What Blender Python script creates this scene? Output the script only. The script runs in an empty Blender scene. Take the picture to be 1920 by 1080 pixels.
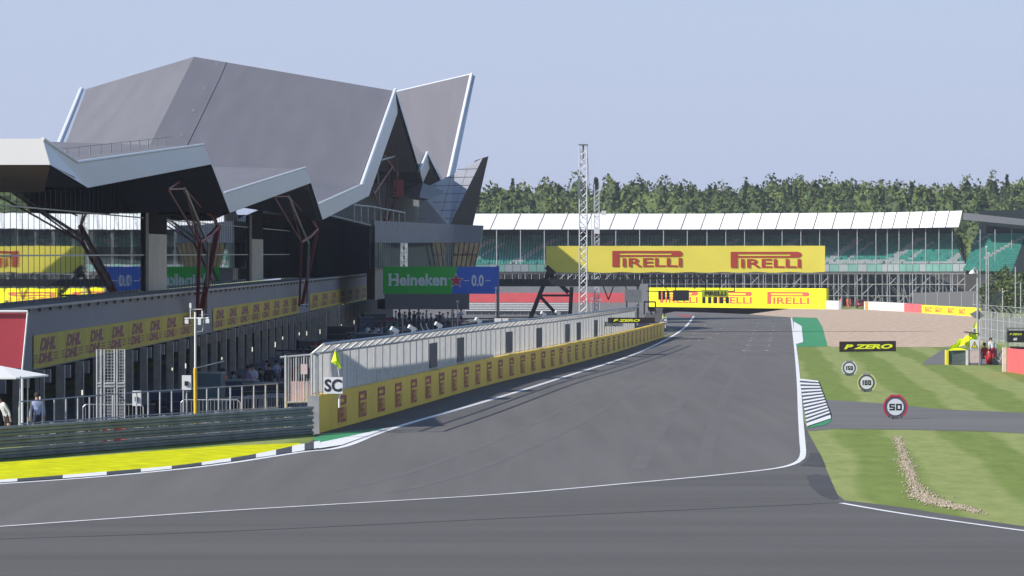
import bpy, bmesh, math, random
from mathutils import Vector, Matrix
from mathutils.geometry import tessellate_polygon
random.seed(7)
R = math.radians
S = bpy.context.scene
# ------------------------------------------------------------------ camera, sky, sun, exposure
CH = 5.57          # camera height (m)
FL = 8000.0        # focal length in pixels of a 1920 wide frame (150 mm)
HY = 518.0         # horizon row
cam = bpy.data.objects.new('camera', bpy.data.cameras.new('camera'))
S.collection.objects.link(cam); S.camera = cam
cam.location = (0, 0, CH); cam.rotation_euler = (R(90), 0, 0)
cam.data.sensor_width = 36; cam.data.lens = FL/1920*36
cam.data.shift_y = -(540-HY)/1920
cam.data.clip_start = 1; cam.data.clip_end = 8000
SUN = Vector((-1.35, -0.60, 1.0)).normalized()
w = bpy.data.worlds.new('World'); S.world = w; w.use_nodes = True
nt = w.node_tree; sky = nt.nodes.new('ShaderNodeTexSky'); sky.sky_type = 'NISHITA'; sky.sun_disc = False
sky.sun_elevation = math.asin(SUN.z); sky.sun_rotation = math.atan2(SUN.x, SUN.y)
sky.altitude = 150; sky.air_density = 1.0; sky.dust_density = 0.6; sky.ozone_density = 4.0
tcw = nt.nodes.new('ShaderNodeTexCoord'); sep = nt.nodes.new('ShaderNodeSeparateXYZ'); nt.links.new(tcw.outputs['Generated'], sep.inputs[0])
rmp = nt.nodes.new('ShaderNodeMapRange'); rmp.inputs['From Min'].default_value = 0.0; rmp.inputs['From Max'].default_value = 0.35
rmp.inputs['To Min'].default_value = 1.0; rmp.inputs['To Max'].default_value = 0.0; nt.links.new(sep.outputs['Z'], rmp.inputs['Value'])
mxw = nt.nodes.new('ShaderNodeMix'); mxw.data_type = 'RGBA'; nt.links.new(rmp.outputs[0], mxw.inputs[0]); nt.links.new(sky.outputs[0], mxw.inputs[6])
mxw.inputs[7].default_value = (3.62, 4.12, 5.70, 1)      # pale violet haze low in the summer sky
nt.links.new(mxw.outputs[2], nt.nodes['Background'].inputs[0]); nt.nodes['Background'].inputs[1].default_value = 0.115
sl = bpy.data.lights.new('sun', 'SUN'); sl.energy = 4.7; sl.angle = R(0.5); sl.color = (1, .95, .88)
so = bpy.data.objects.new('sun', sl); S.collection.objects.link(so)
so.rotation_euler = SUN.to_track_quat('Z', 'Y').to_euler()
S.view_settings.view_transform = 'Standard'; S.view_settings.look = 'None'
S.view_settings.gamma = 1; S.view_settings.exposure = 0.30
# ------------------------------------------------------------------ helpers
def W(px, py, d): return Vector((d*(px-960)/FL, d, CH-(py-HY)*d/FL))
def G(px, py, z=0.0):
    d = (CH-z)*FL/(py-HY); return Vector((d*(px-960)/FL, d, z))
FA, FM = -23.13, 0.016
def FD(px, off=0.0): return (-FA-off)/((960-px)/FL+FM)
def FP(px, py, off=0.0): return W(px, py, FD(px, off))
MATS = {}
def mat(name, col, rough=.6, metal=0, var=.12, scale=3.0, emit=None, spec=.5, stretch=None, bump=0, detail=6):
    if name in MATS: return MATS[name]
    m = bpy.data.materials.new(name); m.use_nodes = True; n = m.node_tree.nodes; l = m.node_tree.links
    b = n['Principled BSDF']; b.inputs['Roughness'].default_value = rough; b.inputs['Metallic'].default_value = metal
    b.inputs['Specular IOR Level'].default_value = spec
    tc = n.new('ShaderNodeTexCoord'); mp = n.new('ShaderNodeMapping'); l.new(tc.outputs['Object'], mp.inputs[0])
    if stretch: mp.inputs['Scale'].default_value = stretch
    no = n.new('ShaderNodeTexNoise'); no.inputs['Scale'].default_value = scale; no.inputs['Detail'].default_value = detail
    l.new(mp.outputs[0], no.inputs['Vector'])
    cr = n.new('ShaderNodeValToRGB'); l.new(no.outputs['Fac'], cr.inputs[0])
    cr.color_ramp.elements[0].position = .3; cr.color_ramp.elements[1].position = .7
    cr.color_ramp.elements[0].color = [c*(1-var) for c in col]+[1]; cr.color_ramp.elements[1].color = [min(1, c*(1+var)) for c in col]+[1]
    l.new(cr.outputs[0], b.inputs['Base Color'])
    if bump:
        bu = n.new('ShaderNodeBump'); bu.inputs['Strength'].default_value = bump; l.new(no.outputs['Fac'], bu.inputs['Height']); l.new(bu.outputs[0], b.inputs['Normal'])
    if emit:
        b.inputs['Emission Color'].default_value = list(col)+[1]; b.inputs['Emission Strength'].default_value = emit
    MATS[name] = m; return m
class MB:
    def __init__(s): s.v = []; s.f = []; s.m = []; s.cur = 0
    def face(s, pts):
        k = len(s.v); s.v += [tuple(p) for p in pts]; s.f.append(tuple(range(k, k+len(pts)))); s.m.append(s.cur); return s
    def poly(s, pts):
        k = len(s.v); s.v += [tuple(p) for p in pts]
        for t in tessellate_polygon([[Vector(p) for p in pts]]):
            a, b, c = [Vector(pts[i]) for i in t]
            t = tuple(t)
            if (b-a).cross(c-a).z < 0: t = t[::-1]
            s.f.append(tuple(k+i for i in t)); s.m.append(s.cur)
        return s
    def box(s, c, size, rz=0, M=None):
        hx, hy, hz = [q/2 for q in size]; ca, sa = math.cos(rz), math.sin(rz); k = len(s.v)
        for x, y, z in ((-1,-1,-1),(1,-1,-1),(1,1,-1),(-1,1,-1),(-1,-1,1),(1,-1,1),(1,1,1),(-1,1,1)):
            p = Vector((x*hx*ca-y*hy*sa, x*hx*sa+y*hy*ca, z*hz))
            if M: p = M @ Vector((x*hx, y*hy, z*hz))
            s.v.append((c[0]+p.x, c[1]+p.y, c[2]+p.z))
        for f in ((0,3,2,1),(4,5,6,7),(0,1,5,4),(1,2,6,5),(2,3,7,6),(3,0,4,7)):
            s.f.append(tuple(k+i for i in f)); s.m.append(s.cur)
        return s
    def tube(s, a, b, r=.05, n=6, r2=None):
        a = Vector(a); b = Vector(b); d = (b-a)
        if d.length < 1e-5: return s
        d.normalize(); u = d.cross(Vector((0,0,1)))
        if u.length < .01: u = d.cross(Vector((1,0,0)))
        u.normalize(); v = d.cross(u); k = len(s.v); r2 = r if r2 is None else r2
        for i in range(n):
            t = 2*math.pi*i/n; q = u*math.cos(t)+v*math.sin(t); s.v.append(tuple(a+q*r)); s.v.append(tuple(b+q*r2))
        for i in range(n):
            j = (i+1) % n; s.f.append((k+2*i, k+2*j, k+2*j+1, k+2*i+1)); s.m.append(s.cur)
        s.f.append(tuple(k+2*i for i in range(n))[::-1]); s.f.append(tuple(k+2*i+1 for i in range(n))); s.m += [s.cur]*2
        return s
    def path(s, pts, r=.05, n=6):
        for a, b in zip(pts, pts[1:]): s.tube(a, b, r, n)
        return s
    def prism(s, pts, vec):
        """closed solid: planar outline pts swept by vec"""
        vec = Vector(vec); a = [Vector(p) for p in pts]; b = [p+vec for p in a]; n = len(a)
        s.face(a); s.face(b[::-1])
        for i in range(n): s.face([a[i], b[i], b[(i+1) % n], a[(i+1) % n]])
        return s
    def lathe(s, c, prof, n=12):
        k = len(s.v)
        for r, z in prof:
            for i in range(n):
                t = 2*math.pi*i/n; s.v.append((c[0]+r*math.cos(t), c[1]+r*math.sin(t), c[2]+z))
        for q in range(len(prof)-1):
            for i in range(n):
                j = (i+1) % n; s.f.append((k+q*n+i, k+q*n+j, k+(q+1)*n+j, k+(q+1)*n+i)); s.m.append(s.cur)
        return s
    def build(s, name, mats, parent=None, label=None, cat=None, group=None, kind=None, smooth=False, origin=None):
        me = bpy.data.meshes.new(name)
        v = s.v
        if origin is not None: o_ = Vector(origin); v = [tuple(Vector(p)-o_) for p in v]
        me.from_pydata(v, [], s.f)
        if not isinstance(mats, (list, tuple)): mats = [mats]
        for m in mats: me.materials.append(m)
        me.polygons.foreach_set('material_index', s.m)
        if smooth: me.polygons.foreach_set('use_smooth', [True]*len(s.f))
        me.update()
        o = bpy.data.objects.new(name, me); S.collection.objects.link(o)
        if origin is not None: o.location = origin
        if parent is not None: o.parent = parent
        tag(o, label, cat, group, kind); return o
def tag(o, label=None, cat=None, group=None, kind=None):
    if label: o['label'] = label
    if cat: o['category'] = cat
    if group: o['group'] = group
    if kind: o['kind'] = kind
    return o
def thing(name, label, cat, loc=(0,0,0), rz=0, group=None):
    o = bpy.data.objects.new(name, None); S.collection.objects.link(o); o.location = loc; o.rotation_euler = (0,0,rz); o.empty_display_size = .2
    return tag(o, label, cat, group)
def dup(root, loc=None, rz=None, label=None, scale=None):
    r = root.copy(); S.collection.objects.link(r)
    if loc is not None: r.location = loc
    if rz is not None: r.rotation_euler = (0,0,rz)
    if scale: r.scale = scale
    if label: r['label'] = label
    for ch in list(root.children):
        c = ch.copy(); S.collection.objects.link(c); c.parent = r
        for g in list(ch.children):
            d = g.copy(); S.collection.objects.link(d); d.parent = c
    return r
def cat_rom(pts, n=8, closed=False):
    out = []; P = [Vector(p) for p in pts]; N = len(P)
    for i in range(N-1):
        p0, p1, p2, p3 = P[max(i-1,0)], P[i], P[i+1], P[min(i+2,N-1)]
        for k in range(n):
            t = k/n; out.append(.5*((2*p1)+(p2-p0)*t+(2*p0-5*p1+4*p2-p3)*t*t+(3*p1-p0-3*p2+p3)*t**3))
    out.append(P[-1]); return out
def ribbon(mb, pts, width, z):
    L = []; n = len(pts)
    for i, p in enumerate(pts):
        t = (pts[min(i+1,n-1)]-pts[max(i-1,0)]); t.z = 0; t.normalize(); q = Vector((-t.y, t.x, 0))*width/2
        L.append((Vector((p.x,p.y,z))-q, Vector((p.x,p.y,z))+q))
    for a, b in zip(L, L[1:]): mb.face([a[0], b[0], b[1], a[1]] if (b[0]-a[0]).cross(b[1]-a[0]).z > 0 else [a[0], a[1], b[1], b[0]])
_tc = {}
def text_tris(txt, offset=0.0, shear=0.0):
    key = (txt, offset, shear)
    if key in _tc: return _tc[key]
    cu = bpy.data.curves.new('t', 'FONT'); cu.body = txt; cu.offset = offset; cu.shear = shear; cu.resolution_u = 3
    ob = bpy.data.objects.new('t', cu); S.collection.objects.link(ob)
    dg = bpy.context.evaluated_depsgraph_get(); me = bpy.data.meshes.new_from_object(ob.evaluated_get(dg))
    vs = [v.co.copy() for v in me.vertices]; fs = [tuple(p.vertices) for p in me.polygons]
    bpy.data.objects.remove(ob); bpy.data.curves.remove(cu); bpy.data.meshes.remove(me)
    x0 = min(v.x for v in vs); x1 = max(v.x for v in vs); y0 = min(v.y for v in vs); y1 = max(v.y for v in vs)
    vs = [((v.x-x0)/(x1-x0), (v.y-y0)/(y1-y0)) for v in vs]; _tc[key] = (vs, fs); return _tc[key]
class Plane:
    """board plane: o = lower left corner seen from the front, u right, v up (metres); writing sits pr proud"""
    def __init__(s, o, u, v, pr=.02): s.o = Vector(o); s.u = Vector(u).normalized(); s.v = Vector(v).normalized(); s.n = s.u.cross(s.v); s.pr = pr
    def p(s, x, y, h=None): return s.o+s.u*x+s.v*y+s.n*(s.pr if h is None else h)
    def text(s, mb, txt, x0, y0, x1, y1, offset=0.0, shear=0.0, h=None):
        vs, fs = text_tris(txt, offset, shear); k = len(mb.v)
        mb.v += [tuple(s.p(x0+a*(x1-x0), y0+b*(y1-y0), h)) for a, b in vs]
        for f in fs: mb.f.append(tuple(k+i for i in f)); mb.m.append(mb.cur)
    def quad(s, mb, pts, h=None): mb.face([s.p(x, y, h) for x, y in pts])
    def rect(s, mb, x0, y0, x1, y1, h=None): s.quad(mb, [(x0,y0),(x1,y0),(x1,y1),(x0,y1)], h)
def tyre_logo(pl, mb, x0, y0, x1, y1):
    """the long P followed by IRELLI"""
    w_, h_ = x1-x0, y1-y0; T = y1; st = .095*w_
    pl.rect(mb, x0, y0, x0+st, y1-.0*h_)
    b0 = y1-.36*h_; bt = .13*h_
    pl.rect(mb, x0+st, y1-bt, x1-.06*w_, y1); pl.rect(mb, x0+st, b0, x1-.06*w_, b0+bt*.8)
    pl.rect(mb, x1-.16*w_, b0+bt*.8, x1-.06*w_, y1-bt)
    N = 8; pts = [(x1-.06*w_, b0)]
    for i in range(N+1):
        t = -math.pi/2+math.pi*i/N; pts.append((x1-.06*w_+.06*w_*math.cos(t), (b0+y1)/2+(y1-b0)/2*math.sin(t)))
    pl.quad(mb, pts)
    pl.text(mb, 'IRELLI', x0+st+.05*w_, y0, x1-.01*w_, y0+.55*h_, offset=.022)
# ------------------------------------------------------------------ materials
def asphalt_mat(name, col, streak, amt=.13):
    m = mat(name, col, .82, var=amt, scale=.14, stretch=streak, spec=.12, detail=8)
    n = m.node_tree.nodes; l = m.node_tree.links; b = n['Principled BSDF']; cr = [q for q in n if q.type == 'VALTORGB'][0]
    tc = [q for q in n if q.type == 'TEX_COORD'][0]
    n1 = n.new('ShaderNodeTexNoise'); n1.inputs['Scale'].default_value = 14; n1.inputs['Detail'].default_value = 4; l.new(tc.outputs['Object'], n1.inputs[0])
    mp = n.new('ShaderNodeMapping'); mp.inputs['Scale'].default_value = (1.2,.035,1) if streak[0] >= streak[1] else (.03,.55,1); mp.inputs['Rotation'].default_value = (0,0,R(3)); l.new(tc.outputs['Object'], mp.inputs[0])
    n2 = n.new('ShaderNodeTexNoise'); n2.inputs['Scale'].default_value = 1.0; n2.inputs['Detail'].default_value = 5; l.new(mp.outputs[0], n2.inputs[0])
    ad = n.new('ShaderNodeMath'); ad.operation = 'ADD'; l.new(n1.outputs['Fac'], ad.inputs[0]); l.new(n2.outputs['Fac'], ad.inputs[1])
    mr = n.new('ShaderNodeMapRange'); mr.inputs['From Min'].default_value = .65; mr.inputs['From Max'].default_value = 1.35; mr.inputs['To Min'].default_value = .84; mr.inputs['To Max'].default_value = 1.14; l.new(ad.outputs[0], mr.inputs['Value'])
    mx = n.new('ShaderNodeMix'); mx.data_type = 'RGBA'; mx.blend_type = 'MULTIPLY'; mx.inputs[0].default_value = 1; l.new(cr.outputs[0], mx.inputs[6]); l.new(mr.outputs[0], mx.inputs[7]); l.new(mx.outputs[2], b.inputs['Base Color'])
    return m
asph = asphalt_mat('asphalt_track', (.146,.139,.134), (1,.18,1), .07)
asph2 = asphalt_mat('asphalt_apron', (.118,.114,.110), (.25,1,1), .08)
asph3 = mat('asphalt_dark', (.078,.078,.082), .85, var=.12, scale=.3, spec=.15)
asphr = mat('asphalt_road', (.165,.16,.158), .85, var=.12, scale=.25, stretch=(.3,1,1), spec=.15)
paint = mat('white_paint', (.80,.80,.80), .6, var=.10, scale=2)
bpaint = mat('black_paint', (.05,.05,.055), .6)
gpaint = mat('green_paint', (.035,.27,.10), .7, var=.12, scale=.5)
rpaint = mat('red_paint', (.45,.06,.05), .6)
steel = mat('galvanised_steel', (.42,.43,.44), .45, .35, var=.18, scale=4)
steeld = mat('guardrail_steel', (.20,.22,.21), .5, .3, var=.25, scale=1.5)
white = mat('white_enamel', (.75,.75,.75), .5, var=.05)
blackm = mat('black_steel', (.022,.022,.026), .5, .2, var=.2)
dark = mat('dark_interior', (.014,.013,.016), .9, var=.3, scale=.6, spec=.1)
yel = mat('yellow_banner', (.78,.62,.055), .6, var=.06, scale=.5)
yelb = mat('yellow_board', (.93,.90,.0), .6, var=.05, scale=.4)
logo = mat('logo_red', (.46,.055,.035), .6, var=.06)
conc = mat('concrete', (.33,.33,.33), .85, var=.2, scale=2)
redst = mat('red_steel', (.22,.018,.03), .45, var=.15)
pink = mat('red_board', (.74,.12,.125), .6, var=.08, scale=.6)
orange = mat('orange_cloth', (.85,.13,.04), .8)
skin = mat('skin', (.45,.26,.19), .6)
# ------------------------------------------------------------------ reference curves on the ground
wall_px = [(597,813),(738,774),(920,721),(1050,689),(1160,659),(1245,632)]
wall = cat_rom([G(*p) for p in wall_px], 14)
rail_px = [(-160,873),(0,861),(290,838),(586,814.5)]
railc = cat_rom([G(*p) for p in rail_px], 8)
edge_pts = railc+wall
def edge_x(d):
    P = edge_pts
    if d <= P[0].y: return P[0].x-(P[0].y-d)*.5
    for a, b in zip(P, P[1:]):
        if a.y <= d <= b.y: return a.x+(b.x-a.x)*(d-a.y)/(b.y-a.y+1e-9)
    return P[-1].x+(d-P[-1].y)*.09
def sm(t): t = max(0, min(1, t)); return t*t*(3-2*t)
def gz(x, d):
    k = sm((edge_x(d)-7.0-x)/5)*sm((d-141)/16)*(1-sm((d-190)/230))
    if x < -80: k = 0
    return -1.2*k
# ------------------------------------------------------------------ ground (one sheet to the horizon)
def grass_mat():
    m = bpy.data.materials.new('grass'); m.use_nodes = True; n = m.node_tree.nodes; l = m.node_tree.links; b = n['Principled BSDF']
    tc = n.new('ShaderNodeTexCoord'); mp = n.new('ShaderNodeMapping'); l.new(tc.outputs['Object'], mp.inputs[0]); mp.inputs['Rotation'].default_value = (0,0,R(3.3))
    wv = n.new('ShaderNodeTexWave'); wv.inputs['Scale'].default_value = .085; wv.inputs['Distortion'].default_value = 1.6; wv.inputs['Detail'].default_value = 3; wv.inputs['Detail Scale'].default_value = .5
    l.new(mp.outputs[0], wv.inputs[0])
    cr = n.new('ShaderNodeValToRGB'); cr.color_ramp.elements[0].position = .35; cr.color_ramp.elements[1].position = .65
    cr.color_ramp.elements[0].color = (.185,.25,.062,1); cr.color_ramp.elements[1].color = (.27,.32,.11,1); l.new(wv.outputs['Fac'], cr.inputs[0])
    mp2 = n.new('ShaderNodeMapping'); mp2.inputs['Scale'].default_value = (1,.25,1); l.new(tc.outputs['Object'], mp2.inputs[0])
    no = n.new('ShaderNodeTexNoise'); no.inputs['Scale'].default_value = 1.3; no.inputs['Detail'].default_value = 12; no.inputs['Roughness'].default_value = .75; l.new(mp2.outputs[0], no.inputs[0])
    c2 = n.new('ShaderNodeValToRGB'); c2.color_ramp.elements[0].position = .3; c2.color_ramp.elements[1].position = .72
    c2.color_ramp.elements[0].color = (.70,.74,.66,1); c2.color_ramp.elements[1].color = (1.27,1.18,1.25,1); l.new(no.outputs['Fac'], c2.inputs[0])
    mx = n.new('ShaderNodeMix'); mx.data_type = 'RGBA'; mx.blend_type = 'MULTIPLY'; mx.inputs[0].default_value = 1
    l.new(cr.outputs[0], mx.inputs[6]); l.new(c2.outputs[0], mx.inputs[7]); l.new(mx.outputs[2], b.inputs['Base Color'])
    b.inputs['Roughness'].default_value = .9; b.inputs['Specular IOR Level'].default_value = .1
    bu = n.new('ShaderNodeBump'); bu.inputs['Strength'].default_value = .3; l.new(no.outputs['Fac'], bu.inputs['Height']); l.new(bu.outputs[0], b.inputs['Normal'])
    return m
grass = grass_mat()
xs = sorted(set([-4000,-2000,-1000,-400,-150,-80]+[-79+i*1.5 for i in range(80)]+[60,100,200,500,1500,4000]))
ys = sorted(set([-600,-100,50,100,120,130]+[132+i*3 for i in range(100)]+[440,500,600,800,1200,2000,4000,6000]))
g = MB()
for y in ys:
    for x in xs: g.v.append((x, y, gz(x, y)))
nx = len(xs)
for j in range(len(ys)-1):
    for i in range(nx-1): g.f.append((j*nx+i, j*nx+i+1, (j+1)*nx+i+1, (j+1)*nx+i)); g.m.append(0)
g.build('ground', grass, kind='structure', smooth=True)
def V3(p, z): return Vector((p[0], p[1], z))
left_line_px = [(-120,917),(0,908),(200,893.5),(400,873),(560,849),(643,838),(738,803),(920,750),(1045,711),(1200,660),(1278,619),(1301,593)]
left_line = cat_rom([G(*p) for p in left_line_px], 8)
right_line_px = [(1484,596),(1491,650),(1497,711),(1501,780),(1505,835)]
corner_px = [(1506,845),(1503,860),(1484,872),(1440,881),(1330,893),(1200,905),(960,926),(700,942),(400,960),(0,988),(-300,1008)]
right_line = cat_rom([G(*p) for p in right_line_px], 6)
corner = cat_rom([G(*p) for p in corner_px], 6)
# asphalt apron: everything paved in front
ap = [(-90,-60),(90,-60),(90,80)]+[(p.x, p.y) for p in [G(*q) for q in [(1980,993),(1920,987),(1785,967),(1696,952),(1607,941),(1584,939),(1569,926),(1548,878),(1536,849),(1514,809),(1505,780),(1501,711),(1494,650),(1487,596),(1400,589.5),(1265,584.5),(1262,600),(1262,626)]]]
ap += [(p.x-.1, p.y) for p in wall[::-1]] + [(G(590,822).x, G(590,822).y)]+[(p.x,p.y) for p in [G(570,838),G(480,855),G(350,878),G(180,893),G(0,901),G(-120,910)]]+[(-90,105)]
MB().poly([V3(p,.006) for p in ap]).build('asphalt_apron', asph2, kind='structure')
tr = [V3((p.x,p.y),.010) for p in corner[::-1]]+[V3((p.x,p.y),.010) for p in right_line[::-1]]+[V3(G(*q)[:2],.010) for q in [(1400,589.7),(1301,586)]]+[V3(p[:2],.010) for p in left_line[::-1]]+[V3(G(-300,930)[:2],.010)]
MB().poly(tr).build('race_track', asph, kind='structure')
# darker seams and patches in the tarmac
dp = MB()
dp.poly([V3(G(*q)[:2],.0135) for q in [(1512,893),(1530,890),(1552,893),(1572,935),(1560,937),(1540,930),(1520,914)]])
dp.poly([V3(G(*q)[:2],.0135) for q in [(1520,850),(1536,849),(1548,876),(1500,873),(1512,866)]])
ribbon(dp, cat_rom([G(*q) for q in [(-60,1013),(400,998),(960,972),(1300,956),(1577,943)]], 6), .08, .0135)
for pts_, w_ in (([(1240,1075),(900,1030),(500,1020)],.0),):
    pass
dp.build('tarmac_patch', asph3, kind='structure')
er = [(1503,745),(1552,750),(1648,756),(1769,768),(1920,774),(2100,780),(2100,820),(1920,813),(1844,809),(1700,806),(1566,804),(1514,809)]
MB().poly([V3(G(*q)[:2],.009) for q in er]).build('escape_road', asphr, kind='structure')
# pit lane surface following the ground
pl = MB(); ysl = [140+i*4 for i in range(75)]
for a, b in zip(ysl, ysl[1:]):
    for k in range(14):
        def q(d, k): 
            x0 = FA+FM*d-6; x1 = edge_x(d)-.6; x = x0+(x1-x0)*k/14; return (x, d, gz(x, d)+.012)
        pl.face([q(a,k), q(a,k+1), q(b,k+1), q(b,k)])
pl.build('pit_lane', mat('asphalt_pit', (.11,.11,.12), .8, var=.12, scale=.3), kind='structure', smooth=True)
# paddock apron beyond the pit exit
MB().poly([V3(p,.008) for p in [(-90,440),(16,440),(34,620),(60,835),(-90,835)]]).build('paddock_road', asphr, kind='structure')
# painted lines
ln = MB(); ribbon(ln, left_line, .26, .0145); ribbon(ln, right_line, .20, .0145)
cl = corner; ribbon(ln, [G(1504.8,832)]+cl[:8], .19, .0148); ribbon(ln, cl[7:], .17, .0145)
ribbon(ln, cat_rom([G(*q) for q in [(1577,944),(1650,957),(1750,972.5),(1920,996),(2100,1018)]], 5), .16, .0145)
ln.build('white_line', paint, kind='structure')
# grid boxes
gb = MB(); c3 = lambda x, y: G(1160+x/4.571, 440+y/4.571)
L1 = [(790,705),(780,722),(762,748),(740,778),(718,806)]; R1 = [(930,705),(912,722),(896,747),(880,776),(862,803)]
L2 = [(640,850),(622,880),(600,905)]; R2 = [(830,845),(782,880),(735,922)]
L3 = [(1210,717),(1195,760),(1182,786),(1165,822),(1150,848),(1138,886),(1125,906),(1100,948),(1070,992)]
R3 = [(1340,717),(1332,758),(1328,787),(1322,822),(1312,850),(1308,886),(1303,908),(1287,948),(1270,992)]
for A, B in ((L1,R1),(L2,R2),(L3,R3)):
    for a, b in zip(A, B):
        p, q = c3(*a), c3(*b); m_ = (p+q)/2; d = p.y; p.y = q.y = d
        ribbon(gb, [p, q], .13, .0145)
        for e in (p, q): ribbon(gb, [e-Vector((0,.95,0)), e-Vector((0,-.0,0))], .22, .0150)
gb.build('grid_marking', paint, kind='structure')
sf = MB(); ribbon(sf, [G(1283,620.6), G(1486,621)], .3, .0145); sf.build('start_line', paint, kind='structure')
# left kerb: alternating blocks behind the white line
kb = MB(); kb2 = MB()
inner = cat_rom([G(*p) for p in [(-60,905),(0,902.5),(200,887),(350,873),(480,853.5),(560,836),(600,829)]], 10)
outer = cat_rom([G(*p) for p in [(-60,911.2),(0,906.7),(200,892.3),(350,877.3),(480,860),(560,847.6),(600,841)]], 10)
for i in range(0, len(inner)-1):
    A, B, C_, D_ = inner[i], inner[i+1], outer[i+1], outer[i]
    (kb if (i//4) % 2 == 0 else kb2).face([V3(D_[:2],.03), V3(C_[:2],.03), V3(B[:2],.045), V3(A[:2],.045)])
kb.face([V3(G(*q)[:2],.035) for q in [(596,832),(598,842.5),(641,836),(640,823)]])
kb.face([V3(G(*q)[:2],.035) for q in [(640,823),(641,836),(733,803),(715,806.5)]])
kb.build('white_kerb', paint, kind='structure'); kb2.build('black_kerb', bpaint, kind='structure')
MB().poly([V3(G(*q)[:2],.02) for q in [(586,823),(612,814),(700,805),(722,803.5),(700,813),(660,821),(598,833)]]).build('green_runoff', gpaint, kind='structure')
# right kerbs
k1 = MB(); k2 = MB()
def lerp(a, b, t): return (a[0]+(b[0]-a[0])*t, a[1]+(b[1]-a[1])*t)
Lk = [(1499,711),(1512,795)]; Rk = [(1534,716),(1557,779)]
NS = 24
for i in range(NS):
    t0, t1 = i/NS, (i+1)/NS
    f = lambda t: (1/(193+(277-193)*t)-1/193)/(1/277-1/193)
    qs = [G(*lerp(Lk[0],Lk[1],t0)), G(*lerp(Rk[0],Rk[1],t0)), G(*lerp(Rk[0],Rk[1],t1)), G(*lerp(Lk[0],Lk[1],t1))]
    (k1 if i % 2 == 0 else k2).face([V3(qs[3][:2],.03), V3(qs[2][:2],.06), V3(qs[1][:2],.06), V3(qs[0][:2],.03)])
k1.face([V3(G(*q)[:2],.04) for q in [(1513,801),(1512,795.4),(1557,779.4),(1558,786)]])
k1.face([V3(G(*q)[:2],.03) for q in [(1491,646),(1506,642),(1503,612),(1488,603)]])
k1.build('white_kerb', paint, kind='structure'); k2.build('black_kerb', bpaint, kind='structure')
gp = MB(); gp.poly([V3(G(*q)[:2],.02) for q in [(1513,804),(1514,801.6),(1558,786.6),(1559,790),(1546,798)]])
gp.poly([V3(G(*q)[:2],.012) for q in [(1487,594.5),(1532,596.5),(1542,613),(1551.5,648),(1548,650),(1491,650)]])
gp.build('green_runoff', gpaint, kind='structure')
# gravel trap
grav = mat('gravel', (.52,.395,.295), .95, var=.22, scale=1.4, stretch=(1,.35,1), spec=.1, bump=.2, detail=10)
MB().poly([V3(G(*q)[:2],.008) for q in [(1200,580),(1246,588),(1265,584),(1400,589),(1484,595),(1532,596),(1542,613),(1551.5,648),(1560,650.5),(1760,651),(1840,648),(1862,600),(1832,590),(1620,580.6),(1549,578),(1217,568)]]).build('gravel_trap', grav, kind='structure')
MB().poly([V3(G(*q)[:2],.007) for q in [(1735,676),(1770,654),(1870,652),(1885,684),(1730,684)]]).build('marshal_pad', asphr, kind='structure')
yg = mat('yellow_grass', (.58,.59,.0), .9, var=.30, scale=3.0, spec=.1, bump=.2, detail=12, stretch=(.5,.8,1))
MB().poly([V3(G(*q)[:2],.010) for q in [(-60,871),(0,867.5),(200,853),(420,836.5),(560,831),(572,835),(480,853),(350,873),(200,887),(0,902.2),(-60,905)]]).build('painted_grass', yg, kind='structure')
# red kerb at the far corner
MB().poly([V3(G(*q)[:2],.03) for q in [(1262,589),(1292,591),(1301,593),(1284,594)]]).build('red_kerb', rpaint, kind='structure')

# ------------------------------------------------------------------ grass blades and loose stones
gA = [G(*q) for q in [(1517,811),(1560,806),(1920,815),(1920,985),(1785,965),(1696,950),(1607,939),(1584,937),(1569,922),(1548,875)]]
def inside(p, poly):
    c = False; n = len(poly)
    for i in range(n):
        a, b = poly[i], poly[(i+1) % n]
        if (a[1] > p[1]) != (b[1] > p[1]) and p[0] < (b[0]-a[0])*(p[1]-a[1])/(b[1]-a[1])+a[0]: c = not c
    return c
st = MB(); sp = cat_rom([G(*q) for q in [(1683,820),(1690,842),(1697,865),(1705,887),(1720,918),(1738,936),(1770,946),(1830,958)]], 10)
def ico(mb, c, r):
    k = len(mb.v)
    for p in ((1,0,0),(-1,0,0),(0,1,0),(0,-1,0),(0,0,1),(0,0,-1)):
        s_ = r*random.uniform(.7,1.2); mb.v.append((c[0]+p[0]*s_, c[1]+p[1]*s_, c[2]+p[2]*s_*.7))
    for f in ((0,2,4),(2,1,4),(1,3,4),(3,0,4),(2,0,5),(1,2,5),(3,1,5),(0,3,5)): mb.f.append(tuple(k+i for i in f)); mb.m.append(mb.cur)
for i in range(2600):
    t = random.random()**.8*(len(sp)-1.001); a = sp[int(t)]; b = sp[int(t)+1]; p = a.lerp(b, t % 1)
    wdt = .13+.33*math.exp(-((t/len(sp)-.72)/.16)**2)+(.15 if abs(t/len(sp)-.3) < .04 else 0)
    st.cur = random.choice([0,0,1]); ico(st, (p.x+random.gauss(0,wdt*.42), p.y+random.gauss(0,.9), .02), random.uniform(.018,.042))
st.build('loose_gravel', [mat('pebble', (.33,.27,.19), .9, var=.3), mat('pebble_pale', (.46,.39,.29), .9, var=.3)], label='pale gravel strewn in a track across the near grass', cat='gravel', kind='stuff')

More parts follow.
